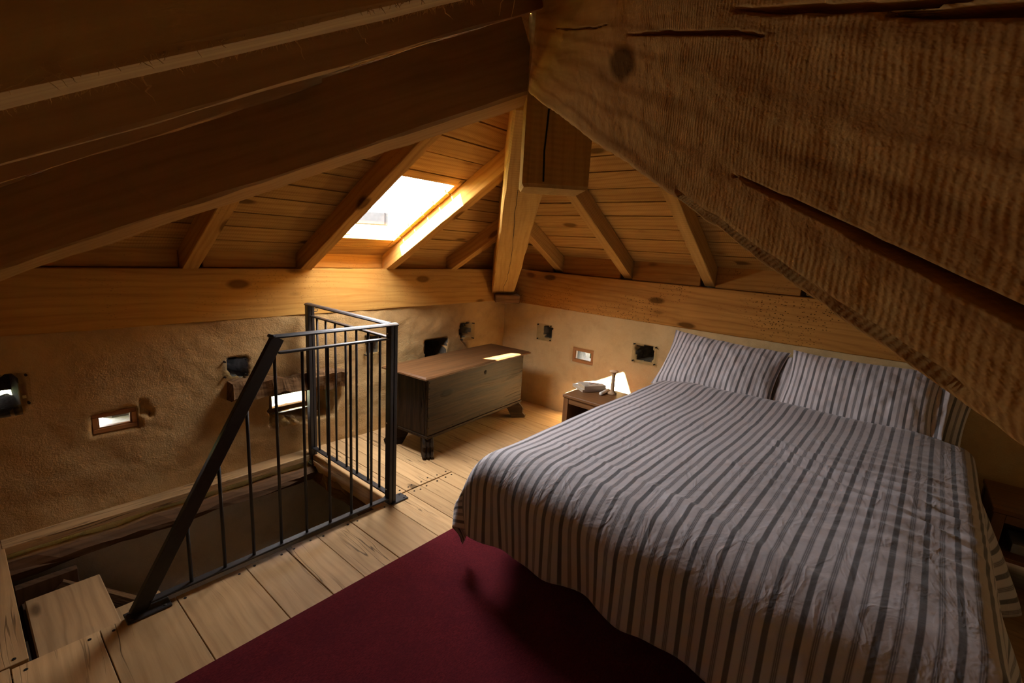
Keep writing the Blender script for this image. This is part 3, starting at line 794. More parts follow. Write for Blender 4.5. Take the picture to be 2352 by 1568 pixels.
# king post
kp = thing('king_post', 'dark square king post hanging at the roof apex, chamfered at its foot', 'post', (1.486, 1.076, 0), math.radians(43))
def kpost():
    bm = bmesh.new(); prof = [(-.112, -.112), (.112, -.112), (.112, .09), (.085, .117), (-.09, .117), (-.112, .095)]
    zs = [1.606, 1.618, 1.8, 2.0, 2.28]; rings = []
    for i, z in enumerate(zs):
        kx = .94 if i == 0 else 1.0
        rings.append([bm.verts.new((x * kx, y * kx, z)) for x, y in prof])
    n = len(prof)
    for a, b in zip(rings, rings[1:]):
        for j in range(n): bm.faces.new((a[j], a[(j + 1) % n], b[(j + 1) % n], b[j]))
    bm.faces.new(rings[0][::-1]); bm.faces.new(rings[-1])
    R = Matrix(((0, 0, 1, 0), (0, 1, 0, 0), (-1, 0, 0, 0), (0, 0, 0, 1)))
    bmesh.ops.transform(bm, matrix=R.inverted(), verts=bm.verts)
    o = link('shaft', bm_mesh('shaft', bm), M['hip'], kp, R)
    return o
kpost()
bm = bmesh.new()
for i in range(6):
    z0, z1 = 1.625 + i * .1, 1.625 + (i + 1) * .1; y0 = .045 + .004 * math.sin(i * 1.7); y1 = .045 + .004 * math.sin((i + 1) * 1.7)
    v = [bm.verts.new(p) for p in ((-.1132, y0 - .003, z0), (-.1132, y0 + .003, z0), (-.1132, y1 + .003, z1), (-.1132, y1 - .003, z1))]
    bm.faces.new(v)
link('crack', bm_mesh('crack', bm), M['nail'], kp)

# the big rough-sawn beam close to the camera
P0 = V((1.31, 1.07, 1.89)); Dv = V((-.6206, -.699, -.3552)).normalized(); Nv = V((-.7478, .6639, 0)); Upv = V((-.2358, -.2656, .9348))
def near_beam():
    L = 3.0; H = .29; W = .20
    xs = np.concatenate([np.linspace(-.02, .9, 190), np.linspace(.903, 1.75, 300), np.linspace(1.78, L, 26)])
    zs = np.concatenate([np.linspace(0, .04, 10), np.linspace(.0425, .066, 16), np.linspace(.071, .155, 22), np.linspace(.1575, .192, 20), np.linspace(.2, H, 14)])
    X, Z = np.meshgrid(xs, zs, indexing='ij')
    dep = .0028 * vnoise(X, Z, 9, 3, 4) + .0012 * vnoise(X, Z * 2, 34, 5, 3)
    def crack(x0, x1, zc, hw, d, wob, seed, grow=False):
        nonlocal dep
        c = zc + wob * vnoise(X, X * 0 + seed, 9, seed, 3)
        t = np.clip((X - x0) / (x1 - x0), 0, 1)
        wdt = hw * (t if grow else np.sin(np.pi * t)) ** .8 + 1e-6
        inn = ((X > x0) & (X < x1)) * (1 - sstep(wdt * .55, wdt * 1.0 + .0006, np.abs(Z - c)))
        dep -= d * inn
    crack(1.30, 2.4, .0535, .0105, .035, .0025, 2, True)
    crack(.90, 1.29, .1665, .0022, .02, .004, 7)
    crack(1.20, 1.47, .1835, .0028, .022, .006, 9)
    crack(1.40, 1.62, .1775, .0030, .022, .004, 12)
    crack(.33, .80, .178, .0012, .010, .005, 15)
    crack(1.20, 1.62, .0085, .0014, .010, .002, 19)
    # waney lower edge
    edge = .004 * vnoise(X[:, :1], X[:, :1] * 0 + 3, 7, 31, 4) + .0015 * vnoise(X[:, :1], X[:, :1] * 0 + 8, 40, 33, 2)
    Zw = Z + edge * (1 - np.clip(Z / .05, 0, 1)) - 0
    dep -= .009 * np.clip(1 - Z / .007, 0, 1)
    A = np.stack([X, np.zeros_like(X) + dep, Zw], -1)        # local: x along, y towards viewer face, z up
    # wrap the other three sides
    n = len(xs)
    def strip(ys, z_fn):
        return np.stack([np.stack([xs, np.full(n, y), z_fn(y, i)], -1) for i, y in enumerate(ys)], 1)
    top = strip([-.05, -.15, -W], lambda y, i: np.full(n, H))
    bot = strip([-W, -.15, -.08, -.03], lambda y, i: edge[:, 0] * (1 if y > -.1 else 0))
    full = np.concatenate([A, top, bot], 1)
    full = np.concatenate([full, full[:, :1]], 1)
    me = grid_mesh('rough_beam', full[::-1], smooth=True)
    Mw = Matrix(((Dv.x, Nv.x, Upv.x, P0.x), (Dv.y, Nv.y, Upv.y, P0.y), (Dv.z, Nv.z, Upv.z, P0.z), (0, 0, 0, 1)))
    o = link('rough_beam', me, M['rough_beam'], None, Mw)
    return tag(o, 'huge rough-sawn hip beam with saw marks and a long crack, crossing close above the bed', 'beam')
near_beam()

# jack rafters of the roof face on the camera's left
def rear_jack(y, c, x1, label, seed, mat, wid=.08):
    z = lambda x: 1.4 + c + .54 * x
    o = timber('rafter', (XL - .1, y, z(XL - .1)), (x1, y, z(x1)), wid, .118, mat, seed=seed, jit=.005, wane=.003)
    return tag(o, label, 'rafter')
r1 = rear_jack(.372, .0415, .80, 'nearest dark rafter at the top left with a furry lit underside', 51, M['fibre_beam'], .085)
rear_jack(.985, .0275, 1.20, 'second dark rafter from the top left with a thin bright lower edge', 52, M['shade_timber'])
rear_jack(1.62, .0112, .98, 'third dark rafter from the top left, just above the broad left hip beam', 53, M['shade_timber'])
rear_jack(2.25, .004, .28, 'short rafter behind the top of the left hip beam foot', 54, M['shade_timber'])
# torn wood fibres on the near rafter
bm = bmesh.new(); rs = random.Random(4)
def hair(p, q, r=.0004, curl=.006):
    p, q = V(p), V(q); pts = [p.lerp(q, t / 5) + V((rs.uniform(-1, 1), rs.uniform(-1, 1), rs.uniform(-1, 1))) * curl * math.sin(t / 5 * math.pi) for t in range(6)]
    add_tube(bm, pts, [r, r, r * .9, r * .8, r * .6, r * .3], 4)
zr = lambda x: 1.4415 + .54 * x
for i in range(900):
    x = rs.uniform(-.1, .75); y = .372 + rs.choice((-1, 1, 1)) * .0425 + rs.uniform(-.003, .002); L = rs.uniform(.002, .007)
    hair((x, y, zr(x) + .001), (x + rs.uniform(-L, L), y + rs.uniform(-.4, 1) * L * (1 if y > .37 else -1), zr(x) - L * .6), .00028, .0006)
for x, dx, dy, dz in ((.10, .012, .018, -.012), (.205, .014, .012, -.008), (.26, .02, .01, -.006), (.45, .016, .02, -.014), (.47, .02, .022, -.018), (.52, -.012, .02, -.012), (.53, .02, .018, -.01), (.55, .008, .026, -.016), (.36, .02, .006, -.004)):
    hair((x, .414, zr(x)), (x + dx, .414 + dy, zr(x) + dz), .0006, .003)
SP = [(.0267, .330, 1.4551), (.0343, .327, 1.4606), (.0403, .326, 1.4686), (.0464, .326, 1.4655), (.0484, .326, 1.4695), (.0463, .326, 1.473), (.0424, .326, 1.4711)]
for a_, b_ in ((0, 1), (1, 2), (2, 3), (3, 4), (4, 5), (2, 6), (6, 4)):
    hair(SP[a_], SP[b_], .0003, .0006)
fo = link('torn_fibres', bm_mesh('torn_fibres', bm), M['fibre_beam'], r1)
fo.matrix_parent_inverse = r1.matrix_basis.inverted(); fo['kind'] = 'stuff'

# old lintel over the deep window
bm_l = timber('lintel', (.965, YB - .012, .448), (1.68, YB + .03, .405), .17, .112, M['old_wood'], jit=.036, wane=.020, seg=.016, seed=61)
tag(bm_l, 'weathered wooden lintel standing proud of the left wall above the bright window', 'lintel')

# clear covers pinned over the wall holes
def cover(side, a0, a1, z0, z1, label, tilt=0.0, pins=4):
    if side == 'L': o = thing('hole_cover', label, 'cover', ((a0 + a1) / 2, YB - .02, (z0 + z1) / 2), 0, 'clear covers over the wall holes')
    else: o = thing('hole_cover', label, 'cover', (XR - .012, (a0 + a1) / 2, (z0 + z1) / 2), -math.pi / 2, 'clear covers over the wall holes')
    w2_, h2_ = abs(a1 - a0) / 2, (z1 - z0) / 2
    bm = bmesh.new(); add_box(bm, -w2_, w2_, -.003, .001, -h2_, h2_)
    link('sheet', bm_mesh('sheet', bm), M['acrylic'], o)
    for sx in (-1, 1):
        for sz in (-1, 1):
            bm = bmesh.new(); add_tube(bm, [(sx * (w2_ - .011), -.008, sz * (h2_ - .011)), (sx * (w2_ - .011), .02, sz * (h2_ - .011))], [.0055, .0035], 8)
            link('pin', bm_mesh('pin', bm), M['nail'], o)
    o.rotation_euler[1] = tilt
    return o
cover('L', .02, .195, .598, .745, 'clear cover over the glowing green hole at the left edge of the photo', .02)
cover('L', .948, 1.085, .573, .683, 'clear cover over the square hole above the lintel, left wall', .03)
cover('L', 1.848, 1.990, .577, .735, 'clear cover on the left wall behind the stair balusters', .02)
cover('L', 2.785, 2.940, .583, .735, 'clear cover above the chest, nearest the room corner on the left wall', -.01)
cover('R', 2.320, 2.480, .602, .750, 'clear cover on the right wall nearest the corner, above the chest end', -.02)
cover('R', 1.360, 1.556, .585, .737, 'clear cover on the right wall beside the left pillow', -.01)
tag(box('paper_tag', .166, .178, YB - .016, YB - .013, .628, .641, M['tape']), 'tiny yellow paper tag stuck beside the green hole', 'tag')

# ------------------------------------------------------------------ stairs below the opening
st = thing('staircase', 'wooden stair descending into the dark opening beside the railing', 'staircase', (0, 0, 0))
for i in range(7):
    z = -.195 - i * .21; x0 = .070 + i * .215
    box('tread', x0, x0 + .245, OY0 + .01, 2.64 + (.0 if i else .0), z - .04, z, M['tread'], st, bev=.004)
bm = bmesh.new()
tag(timber('stringer', (.06, 2.70, -.33), (1.45, 2.70, -1.69), .04, .20, M['old_wood'], st, seed=70, jit=.001), 'dark stringer board')
tag(timber('stringer', (.06, OY0 - .012, -.46), (1.40, OY0 - .012, -1.75), .03, .18, M['old_wood'], st, seed=71, jit=.001), 'dark stringer board')
box('riser_board', .062, .078, OY0 + .01, 2.72, -.40, -.235, M['bedwood'], st)
box('newel', .050, .25, 2.69, 2.73, -.42, -.16, M['bedwood'], st)

# ------------------------------------------------------------------ railing
rl = thing('stair_railing', 'black steel railing with round balusters around the stair opening', 'railing', (1.43, OY0, 0))
def relp(p): return (p[0] - 1.43, p[1] - OY0, p[2])
def rbox(name, x0, x1, y0, y1, z0, z1, bev=.002, mat=None):
    a = relp((x0, y0, z0)); b = relp((x1, y1, z1)); return box(name, a[0], b[0], a[1], b[1], a[2], b[2], mat or M['steel'], rl, bev=bev)
YR = 1.960
rbox('post', 1.408, 1.428, YR - .021, YR + .021, 0, .975); rbox('post', 1.431, 1.451, YR - .021, YR + .021, 0, .975)
rbox('post', 1.404, 1.426, 2.768, 2.806, -.06, .975); rbox('post', 1.428, 1.446, 2.768, 2.806, -.06, .975)
def halfbar(name, p, q, w_, h_):
    """flat bar with a rounded top"""
    mtx = frame_from(p, q); L = (V(q) - V(p)).length; bm = bmesh.new(); rings = []
    prof = [(-w_ / 2, 0), (w_ / 2, 0), (w_ / 2, h_ * .45), (w_ * .3, h_ * .9), (0, h_), (-w_ * .3, h_ * .9), (-w_ / 2, h_ * .45)]
    for x in (0, L): rings.append([bm.verts.new((x, y, z)) for y, z in prof])
    for j in range(7): bm.faces.new((rings[0][j], rings[1][j], rings[1][(j + 1) % 7], rings[0][(j + 1) % 7]))
    bm.faces.new(rings[0]); bm.faces.new(rings[1][::-1]); bmesh.ops.recalc_face_normals(bm, faces=bm.faces)
    return link(name, bm_mesh(name, bm), M['steel'], rl, mtx)
halfbar('handrail', relp((.838, YR, .974)), relp((1.455, YR, .974)), .044, .013)
halfbar('handrail', relp((1.430, YR + .02, .974)), relp((1.425, 2.812, .974)), .044, .013)
rbox('rail', .862, 1.408, YR - .014, YR + .014, .905, .914); rbox('rail', 1.414, 1.442, YR + .02, 2.768, .905, .914)
rbox('rail', .36, 1.408, YR - .016, YR + .016, .028, .037); rbox('rail', 1.410, 1.442, YR + .02, 2.768, .045, .054)
# raking post
a = V(relp((.322, YR, .004))); b_ = V(relp((.862, YR, .974))); mt = frame_from(a, b_, (0, 1, 0))
bm = bmesh.new(); L = (b_ - a).length; add_box(bm, 0, L, -.026, .026, -.012, .012, bev=.002)
link('raking_post', bm_mesh('raking_post', bm), M['steel'], rl, mt)
tube('handrail_scroll', [relp((.838, YR - .02, .981)), relp((.838, YR + .02, .981))], .0085, M['steel'], rl, 10)
for x in (.497, .617, .730, .847, .964, 1.081, 1.195, 1.310):
    zt = min(.906, (x - .335) / .54 * .97)
    tube('baluster', [relp((x, YR, .033)), relp((x, YR, zt))], .0068, M['steel'], rl, 8)
for y in (2.705, 2.605, 2.50, 2.39, 2.28, 2.168, 2.06):
    tube('baluster', [relp((1.428, y, .05)), relp((1.428, y, .906))], .0068, M['steel'], rl, 8)
rbox('base_plate', 1.420, 1.525, YR - .035, YR + .038, .0012, .0075)
rbox('base_plate', .285, .420, YR - .045, YR + .022, .0012, .0085)
rbox('base_plate', 1.400, 1.450, 2.76, 2.81, -.07, -.055)
for x, y, z in ((1.406, YR + .004, .935), (1.406, YR + .004, .46), (1.406, YR + .004, .085)):
    bm = bmesh.new(); bmesh.ops.create_icosphere(bm, subdivisions=1, radius=.0065); 
    link('bolt', bm_mesh('bolt', bm, True), M['bolt'], rl, Matrix.Translation(relp((x, y, z))))
for x, y in ((1.505, YR - .02), (1.505, YR + .022), (.30, YR - .03), (.40, YR - .03), (.30, YR + .008)):
    tube('screw', [relp((x, y, .0075)), relp((x, y, .0095))], .006, M['steel'], rl, 8)
tube('lug', [relp((1.447, 2.775, .952)), relp((1.466, 2.775, .952)), relp((1.470, 2.775, .944)), relp((1.466, 2.775, .936)), relp((1.447, 2.775, .936))], .0022, M['steel'], rl, 6)

# ------------------------------------------------------------------ rug
P = np.stack(np.meshgrid(np.linspace(-.6, 2.05, 60), np.linspace(-.75, 1.546, 60), [.012], indexing='ij'), -1)[:, :, 0, :]
P[..., 2] += .001 * vnoise(P[..., 0], P[..., 1], 6, 3, 3)
P[0, :, 2] = P[-1, :, 2] = 0.002; P[:, 0, 2] = P[:, -1, 2] = .002
rug = link('rug', grid_mesh('rug', P), M['rug']); tag(rug, 'deep red low-pile rug lying under and before the bed', 'rug')

# ------------------------------------------------------------------ chest
ch = thing('chest', 'old dark wooden blanket chest on carved feet in the corner', 'chest', (2.455, 2.475, 0), math.radians(4.6))
CW, CD = 1.09, .355
z0, z1 = .125, .535
cb = lambda n, x0, x1, y0, y1, a, b, m=M['chest'], bev=.004: box(n, x0, x1, y0, y1, a, b, m, ch, bev)
cb('front_panel', -CW / 2, CW / 2, -CD / 2, -CD / 2 + .024, z0 + .02, z1)
cb('back_panel', -CW / 2, CW / 2, CD / 2 - .024, CD / 2, z0 + .02, z1)
cb('side_panel', -CW / 2 + .002, -CW / 2 + .026, -CD / 2 + .025, CD / 2 - .025, z0 + .02, z1 - .004)
cb('side_panel', CW / 2 - .026, CW / 2 - .002, -CD / 2 + .025, CD / 2 - .025, z0 + .02, z1 - .004)
cb('bottom_board', -CW / 2 - .004, CW / 2 + .004, -CD / 2 - .008, CD / 2 + .004, z0, z0 + .02)
def lid():
    bm = bmesh.new(); lx, ly = CW / 2 + .055, CD / 2 + .035
    rings = []
    for z, d in ((z1 + .003, .014), (z1 + .010, .0), (z1 + .018, .002), (z1 + .0265, .016)):
        pts = []
        n1, n2 = 30, 12
        for i in range(n1): pts.append((-lx + d + (2 * lx - 2 * d) * i / n1, -ly + d))
        for i in range(n2): pts.append((lx - d, -ly + d + (2 * ly - 2 * d) * i / n2))
        for i in range(n1): pts.append((lx - d - (2 * lx - 2 * d) * i / n1, ly - d))
        for i in range(n2): pts.append((-lx + d, ly - d - (2 * ly - 2 * d) * i / n2))
        rings.append([bm.verts.new((x + .002 * mnoise.noise(V((x * 20, y * 20, 1))), y + .003 * mnoise.noise(V((x * 20, y * 20, 5))), z + .004 * math.cos(x * 2.2) - .004)) for x, y in pts])
    n = len(rings[0])
    for a, b in zip(rings, rings[1:]):
        for j in range(n): bm.faces.new((a[j], a[(j + 1) % n], b[(j + 1) % n], b[j]))
    bm.faces.new(rings[0][::-1]); bm.faces.new(rings[-1])
    return link('lid', bm_mesh('lid', bm), M['chest_lid'], ch)
lid()
def foot(sx, sy):
    # flat board foot that sweeps outward and down, reeded on its face
    pts = [(0, .140), (.105, .140), (.085, .10), (.055, .07), (.022, .0), (-.062, .0), (-.066, .018), (-.045, .045), (-.05, .075), (-.035, .10), (-.012, .125)]
    pts = [(x * 1.25, z * 1.07) for x, z in pts]
    bm = bmesh.new(); wy = .075
    secs = [(-wy / 2, 1.0), (-wy / 2 + .006, 1.02)]
    ys = np.linspace(-wy / 2, wy / 2, 13); rings = []
    for i, y in enumerate(ys):
        kx = 1.0 - (.07 if i % 4 == 0 else 0.0)
        rings.append([bm.verts.new((x if x > 0 else x * kx - (.006 if i % 4 else 0), y, z)) for x, z in pts])
    n = len(pts)
    for a, b in zip(rings, rings[1:]):
        for j in range(n): bm.faces.new((a[j], a[(j + 1) % n], b[(j + 1) % n], b[j]))
    bm.faces.new(rings[0][::-1]); bm.faces.new(rings[-1]); bmesh.ops.recalc_face_normals(bm, faces=bm.faces)
    ang = {(-1, -1): math.radians(52), (1, -1): math.radians(180 - 42), (-1, 1): math.radians(-30), (1, 1): math.radians(180 + 30)}[(sx, sy)]
    return link('foot', bm_mesh('foot', bm), M['chest'], ch, Matrix.Translation((sx * (CW / 2 - .035), sy * (CD / 2 - .03), 0)) @ Matrix.Rotation(ang, 4, 'Z'))
for sx in (-1, 1):
    for sy in (-1, 1): foot(sx, sy)
ch_front = [o for o in ch.children if o.name.startswith('front_panel')][0] if ch.children else None
lock = tube('lock_hole', [(.045, -CD / 2 - .0015, .475), (.045, -CD / 2 + .002, .475)], [.017, .017], M['nail'], ch, 7)
bm = bmesh.new()
for sx in (-1, 1):
    for z in (.20, .27, .34, .40, .47, .51):
        add_tube(bm, [(sx * (CW / 2 - .013) + .002 * math.sin(z * 90), -CD / 2 - .002, z), (sx * (CW / 2 - .013), -CD / 2 + .004, z)], .0045, 7)
for x in (-.3, 0, .28): add_tube(bm, [(x, -CD / 2 - .0022, z0 + .035), (x, -CD / 2 + .004, z0 + .035)], .004, 7)
nh = tag(link('nail_heads', bm_mesh('nail_heads', bm), M['nail'], ch), kind='stuff')
for o_ in (lock, nh):
    o_.parent = ch_front; o_.matrix_parent_inverse = ch_front.matrix_basis.inverted()

# ------------------------------------------------------------------ nightstands, books, candle
def nightstand(loc, label):
    t = thing('nightstand', label, 'nightstand', loc, 0, None)
    W, Dp, H = .42, .38, .40         # along Y, along X, height
    for sx in (0, 1):
        for sy in (-1, 1):
            x0 = .0 if sx == 0 else Dp - .04; y0 = -W / 2 if sy < 0 else W / 2 - .04
            box('leg', x0, x0 + .04, y0, y0 + .04, 0, H - .022, M['walnut'], t)
    box('top', -.006, Dp, -W / 2 - .006, W / 2 + .006, H - .021, H, M['walnut'], t, bev=.003)
    box('apron', .004, .022, -W / 2 + .04, W / 2 - .04, H - .062, H - .022, M['walnut'], t)
    box('side_panel', .04, Dp - .04, W / 2 - .022, W / 2 - .006, .06, H - .022, M['walnut'], t)
    box('side_panel', .04, Dp - .04, -W / 2 + .006, -W / 2 + .022, .06, H - .022, M['walnut'], t)
    box('back_panel', Dp - .022, Dp - .008, -W / 2 + .04, W / 2 - .04, .06, H - .022, M['walnut'], t)
    box('shelf', .006, Dp - .03, -W / 2 + .024, W / 2 - .024, .165, .183, M['walnut'], t)
    return t
nightstand((2.735, 1.535, 0), 'low brown wooden nightstand with open shelf left of the bed, holding books')
nightstand((2.88, -.66, 0), 'dark nightstand in the shadow at the far right of the bed')
H0 = .4005
def book(name, label, cx, cy, z, w_, l_, h_, rz, cov, grp='books on the left nightstand'):
    t = thing(name, label, 'book', (cx, cy, z), rz, grp)
    box('pages', -w_ / 2 + .003, w_ / 2 - .003, -l_ / 2 + .003, l_ / 2 - .003, .0022, h_ - .0022, M['paper'], t, bev=.0005)
    box('cover', -w_ / 2, w_ / 2, -l_ / 2, l_ / 2, h_ - .002, h_, cov, t, bev=.0005)
    box('cover', -w_ / 2, w_ / 2, -l_ / 2, l_ / 2, 0, .002, cov, t, bev=.0005)
    box('spine', -w_ / 2, w_ / 2, -l_ / 2 - .0005, -l_ / 2 + .0015, 0, h_, cov, t, bev=.0003)
    return t
book('book', 'thin pale book at the bottom of the pile on the left nightstand', 3.005, 1.70, H0, .20, .165, .018, math.radians(-30), M['cover_low'])
bk = book('book', 'thick cream book with a red and grey drawing on its cover, top of the pile', 2.985, 1.672, H0 + .0185, .172, .120, .028, math.radians(-32), M['cover'])
for i, (x, y, r, m) in enumerate(((.012, .004, .016, 'ink_red'), (-.012, -.012, .012, 'ink_grey'), (.032, -.016, .012, 'ink_grey'), (-.004, .02, .008, 'ink_red'))):
    prism('cover_drawing', [(x + r * (1 + .35 * math.sin(a * 3 + i)) * math.cos(a), y + r * .7 * (1 + .35 * math.cos(a * 2 + i)) * math.sin(a)) for a in [k_ * math.pi / 5 for k_ in range(10)]], .0003, Matrix.Translation((0, 0, .028)), M[m], bk)
for i in range(3): box('cover_print', -.07, -.045, -.045 + i * .009, -.041 + i * .009, .028, .0283, M['ink_grey'], bk, bev=0)
cs = thing('candlestick', 'slim turned candlestick with a flat disc top on the left nightstand', 'candlestick', (3.02, 1.52, H0))
lathe('stem', [(.034, 0), (.034, .007), (.019, .016), (.0135, .03), (.0125, .12), (.014, .145), (.018, .158)], M['turned'], cs)
lathe('disc', [(.018, .158), (.030, .163), (.033, .167), (.029, .172), (.008, .175)], M['turned'], cs)
cn = thing('candle', 'white candle lying on the nightstand against the candlestick foot', 'candle', (2.915, 1.554, H0 + .0130), math.radians(4))
tube('wax', [(-.006, 0, 0), (0, 0, 0), (.13, 0, 0), (.134, 0, 0)], [.009, .0125, .0125, .010], M['candle'], cn, 14)
tag(box('grey_box', 2.96, 3.12, -.80, -.545, .1835, .228, M['grey_box']), 'small grey box on the shelf of the dark right nightstand', 'box')

# ------------------------------------------------------------------ bed
bed = thing('bed', 'double bed under striped linen with dark wooden legs', 'bed', (0, 0, 0))
BX0, BX1, BY0, BY1 = 1.36, 3.30, -.265, 1.19
def mat_mesh():
    bm = bmesh.new(); add_box(bm, BX0, BX1, BY0, BY1, .30, .50, bev=.04); return bm_mesh('mattress', bm)
link('mattress', mat_mesh(), M['mattress'], bed)
box('base_frame', BX0 + .03, BX1 - .01, BY0 + .03, BY1 - .03, .21, .298, M['bedwood'], bed)
for x in (1.55, 3.2):
    for y in (BY0 + .12, BY1 - .06):
        lathe('leg', [(.022, 0), (.026, .02), (.032, .205)], M['bedwood'], bed, 12, (x, y, .0135 if x < 2 else 0.001))

def duvet():
    Xh, Xf, Ys, Yn = 3.03, 1.275, -.375, BY1 + .03      # head edge, foot edge, far(-Y) side, near(+Y) side
    top = .585; du = .0125
    Lx = (Xh - Xf); over_f = .32; over_s = .335; Wy = Yn - Ys
    us = np.arange(0, Lx + over_f, du); vs = np.arange(-over_s, Wy + over_s + 1e-6, du)
    Ug, Vg = np.meshgrid(us, vs, indexing='ij')
    r = .07
    rF = .15
    def fold(sv, r=.07):
        """arc-length past the edge -> (outward run, drop)"""
        s1 = np.clip(sv, 0, r * math.pi / 2)
        run = r * np.sin(s1 / r); drop = r * (1 - np.cos(s1 / r))
        return run, drop + np.clip(sv - r * math.pi / 2, 0, None)
    ef = Ug - (Lx - rF)
    en = Vg - (Wy - r); es = -Vg - (-r) 
    rf, df = fold(np.clip(ef, 0, None), rF); rn, dn = fold(np.clip(en, 0, None)); rs_, ds = fold(np.clip(es, 0, None))
    # ragged length of the hem
    Xp = np.where(ef > 0, Xf + rF - rf, Xh - Ug)
    Yp = np.where(en > 0, Yn - r + rn, np.where(es > 0, Ys + r - rs_, Ys + Vg))
    dside = np.maximum(dn, ds)
    drop = np.hypot(df, dside) * .85 + np.maximum(df, dside) * .15
    # corner flap pushed outwards diagonally
    cn_ = np.minimum(df, dside)
    Xp = Xp + cn_ * .12; Yp = Yp + np.where(en > 0, cn_ * .34, -cn_ * .30)
    # the cover lies a little askew: its far side draws in towards the foot
    Yp = Yp + .035 * np.clip(3.03 - Xp, 0, 2) * np.clip(1 - Vg / Wy, 0, 1)
    # hanging folds
    hang = np.clip(drop - .05, 0, None)
    fs = np.clip(df - .05, 0, None); ss = np.clip(dside - .05, 0, None)
    Xp -= fs * (-.06 + .14 * vnoise(Vg, Ug * .3, 3.2, 41, 3) + .05 * np.sin(Vg * 16 + 1.5 * vnoise(Vg, Ug, 2, 43, 2)))
    sgn = np.where(en > 0, 1.0, -1.0)
    Yp += sgn * ss * (np.where(en > 0, .12, .17) + .42 * vnoise(Ug, Vg * .3, 3.0, 51, 3) + .16 * np.sin(Ug * 14 + 2 * vnoise(Ug, Vg, 2, 53, 2)))
    # puffed top with lumps and creases
    ed = np.minimum(np.minimum(np.clip(Lx - Ug, 0, None), np.clip(Vg, 0, None)), np.clip(Wy - Vg, 0, None))
    tp = sstep(0.0, .30, ed)
    z = top - drop
    z += tp * (.022 + .016 * vnoise(Ug, Vg, 1.7, 61, 3))
    z += .007 * vnoise(Ug * 1.0, Vg * .55, 4, 63, 2) * (1 - .7 * np.clip(hang / .1, 0, 1))
    z += .030 * np.exp(-((Ug - .10) / .12) ** 2) * tp
    # fine long folds running obliquely, stronger to the right of the bed
    cen = np.exp(-(((Vg - .22) / .32) ** 2 + ((Ug - .95) / .45) ** 2))
    def crease(x0, y0, x1, y1, wdt, h):
        h = h * (.45 if x0 > 2.55 or y0 > .6 else .9)
        """crease in (X,Y) of the bed top"""
        dx, dy = x1 - x0, y1 - y0; L = math.hypot(dx, dy)
        tt = ((Xp - x0) * dx + (Yp - y0) * dy) / L ** 2
        dd = ((Xp - x0) * dy - (Yp - y0) * dx) / L + .012 * vnoise(Ug, Vg, 6, 71, 2)
        return h * np.exp(-(dd / wdt) ** 2) * sstep(0, .12, tt) * (1 - sstep(.8, 1.0, tt))
    for cset in ((2.35, .42, 2.15, -.36, .020, .012), (2.26, .40, 2.03, -.38, .014, .014), (2.18, .36, 1.93, -.36, .018, -.010), (2.10, .30, 1.86, -.38, .013, .010),
                 (2.5, .25, 2.36, -.30, .02, .008), (2.3, .20, 2.45, -.3, .018, .008), (1.95, .5, 1.75, -.3, .012, .006),
                 (2.75, 1.15, 2.55, .35, .010, .006), (2.35, 1.15, 2.2, .5, .011, -.006), (1.95, 1.15, 1.75, .45, .012, .006), (1.62, 1.1, 1.47, .3, .016, .010),
                 (1.45, .95, 1.33, .25, .025, .016), (1.50, .55, 1.34, -.2, .03, .014), (2.9, .33, 1.35, .36, .006, .005), (2.9, 1.0, 1.4, .93, .006, .003)):
        z += crease(*cset)
    z += .006 * cen * np.sin((Xp * .9 + Yp * .28) * 75 + 2 * vnoise(Ug, Vg, 4, 81, 2))
    # thin hem edge above the floor
    hem = .165 + .03 * vnoise(Ug, Vg, 3, 91, 2)
    z = np.maximum(z, .022)
    P = np.stack([Xp, Yp, z], -1)
    uv = np.stack([Vg, Ug], -1)
    me = grid_mesh('duvet', P[::-1], smooth=True, uv=uv[::-1])
    o = link('duvet', me, M['duvet'])
    sd = o.modifiers.new('thick', 'SOLIDIFY'); sd.thickness = .006; sd.offset = -1
    return tag(o, 'pale grey-striped duvet cover spread over the bed, hanging at foot and sides', 'duvet')
duvet()

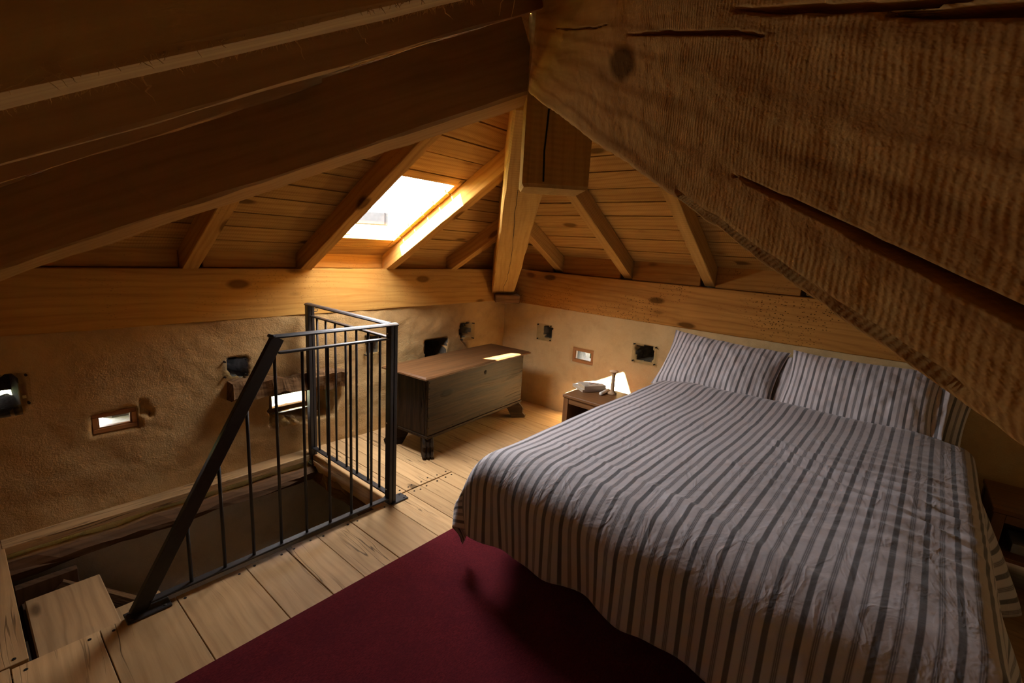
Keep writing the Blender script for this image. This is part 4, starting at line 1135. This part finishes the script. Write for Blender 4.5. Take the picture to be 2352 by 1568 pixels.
def pillow(name, label, wid, hgt, thick, mw, seed, flap=0.0, grp='striped pillows at the bed head'):
    nu, nv = 64, 42
    u = np.linspace(-1, 1, nu); v = np.linspace(-1, 1, nv); U, Vv = np.meshgrid(u, v, indexing='ij')
    pin = 1 - .07 * (1 - np.abs(Vv) ** 2) * np.abs(U) ** 3; pin2 = 1 - .10 * (1 - np.abs(U) ** 2) * np.abs(Vv) ** 3
    prof = np.clip((1 - np.abs(U) ** 2.6), 0, 1) ** .62 * np.clip((1 - np.abs(Vv) ** 2.4), 0, 1) ** .62
    wr = .010 * vnoise(U, Vv, 3.0, seed, 4) + .006 * vnoise(U * 3, Vv, 4.0, seed + 1, 3)
    X = U * wid / 2 * pin; Y = Vv * hgt / 2 * pin2
    a = np.stack([X, Y, thick / 2 * prof * (1 + 4 * wr) + wr * (prof > .02)], -1)
    b = np.stack([X, Y, -thick / 2 * prof * .75], -1)
    uv = np.stack([U * wid / 2 + 3.01, Vv * hgt / 2], -1)
    full = np.concatenate([a, b[:, ::-1]], 1); full = np.concatenate([full, full[:, :1]], 1)
    uvf = np.concatenate([uv, uv[:, ::-1]], 1); uvf = np.concatenate([uvf, uvf[:, :1]], 1)
    me = grid_mesh(name, full, smooth=True, uv=uvf)
    o = link(name, me, M['pillow'], None, mw)
    tag(o, label, 'pillow', grp)
    if flap:
        g = np.stack(np.meshgrid(np.linspace(wid / 2 - .02, wid / 2 + flap, 8), np.linspace(-hgt * .36, hgt * .44, 24), [0.0], indexing='ij'), -1)[:, :, 0, :]
        g[..., 2] += .014 * vnoise(g[..., 0] * 3, g[..., 1], 9, seed + 4, 2) - .15 * np.clip(g[..., 0] - wid / 2, 0, None)
        f = link('pillowcase_flap', grid_mesh('pillowcase_flap', g, uv=np.stack([g[..., 0] + 3.01, g[..., 1]], -1)), M['pillow'], o)
        f.modifiers.new('thick', 'SOLIDIFY').thickness = .003
    return o
def lean(cx, cy, cz, tilt, yaw=0.0, roll=0.0):
    """pillow width runs along -Y, its height leans back against the right wall"""
    wdir = V((math.sin(yaw), -math.cos(yaw), 0)); hd = V((math.cos(tilt), 0, math.sin(tilt))); hd = (hd - hd.dot(wdir) * wdir).normalized()
    n = wdir.cross(hd)
    Mx = Matrix(((wdir.x, hd.x, n.x, cx), (wdir.y, hd.y, n.y, cy), (wdir.z, hd.z, n.z, cz), (0, 0, 0, 1)))
    return Mx @ Matrix.Rotation(roll, 4, 'Z')
pillow('pillow', 'left striped pillow leaning on the wall beside the nightstand', .73, .45, .17, lean(3.155, .865, .705, math.radians(50), .02, math.radians(-3)), 5, .05)
pillow('pillow', 'right striped pillow leaning on the wall in the middle of the bed head', .70, .45, .17, lean(3.155, .135, .715, math.radians(50), -.03, math.radians(1)), 8, .03)
pillow('pillow', 'hidden striped pillow tucked behind the right one, its corner in the beam shadow', .62, .42, .12, lean(3.255, -.04, .66, math.radians(62), 0, math.radians(-4)), 11)
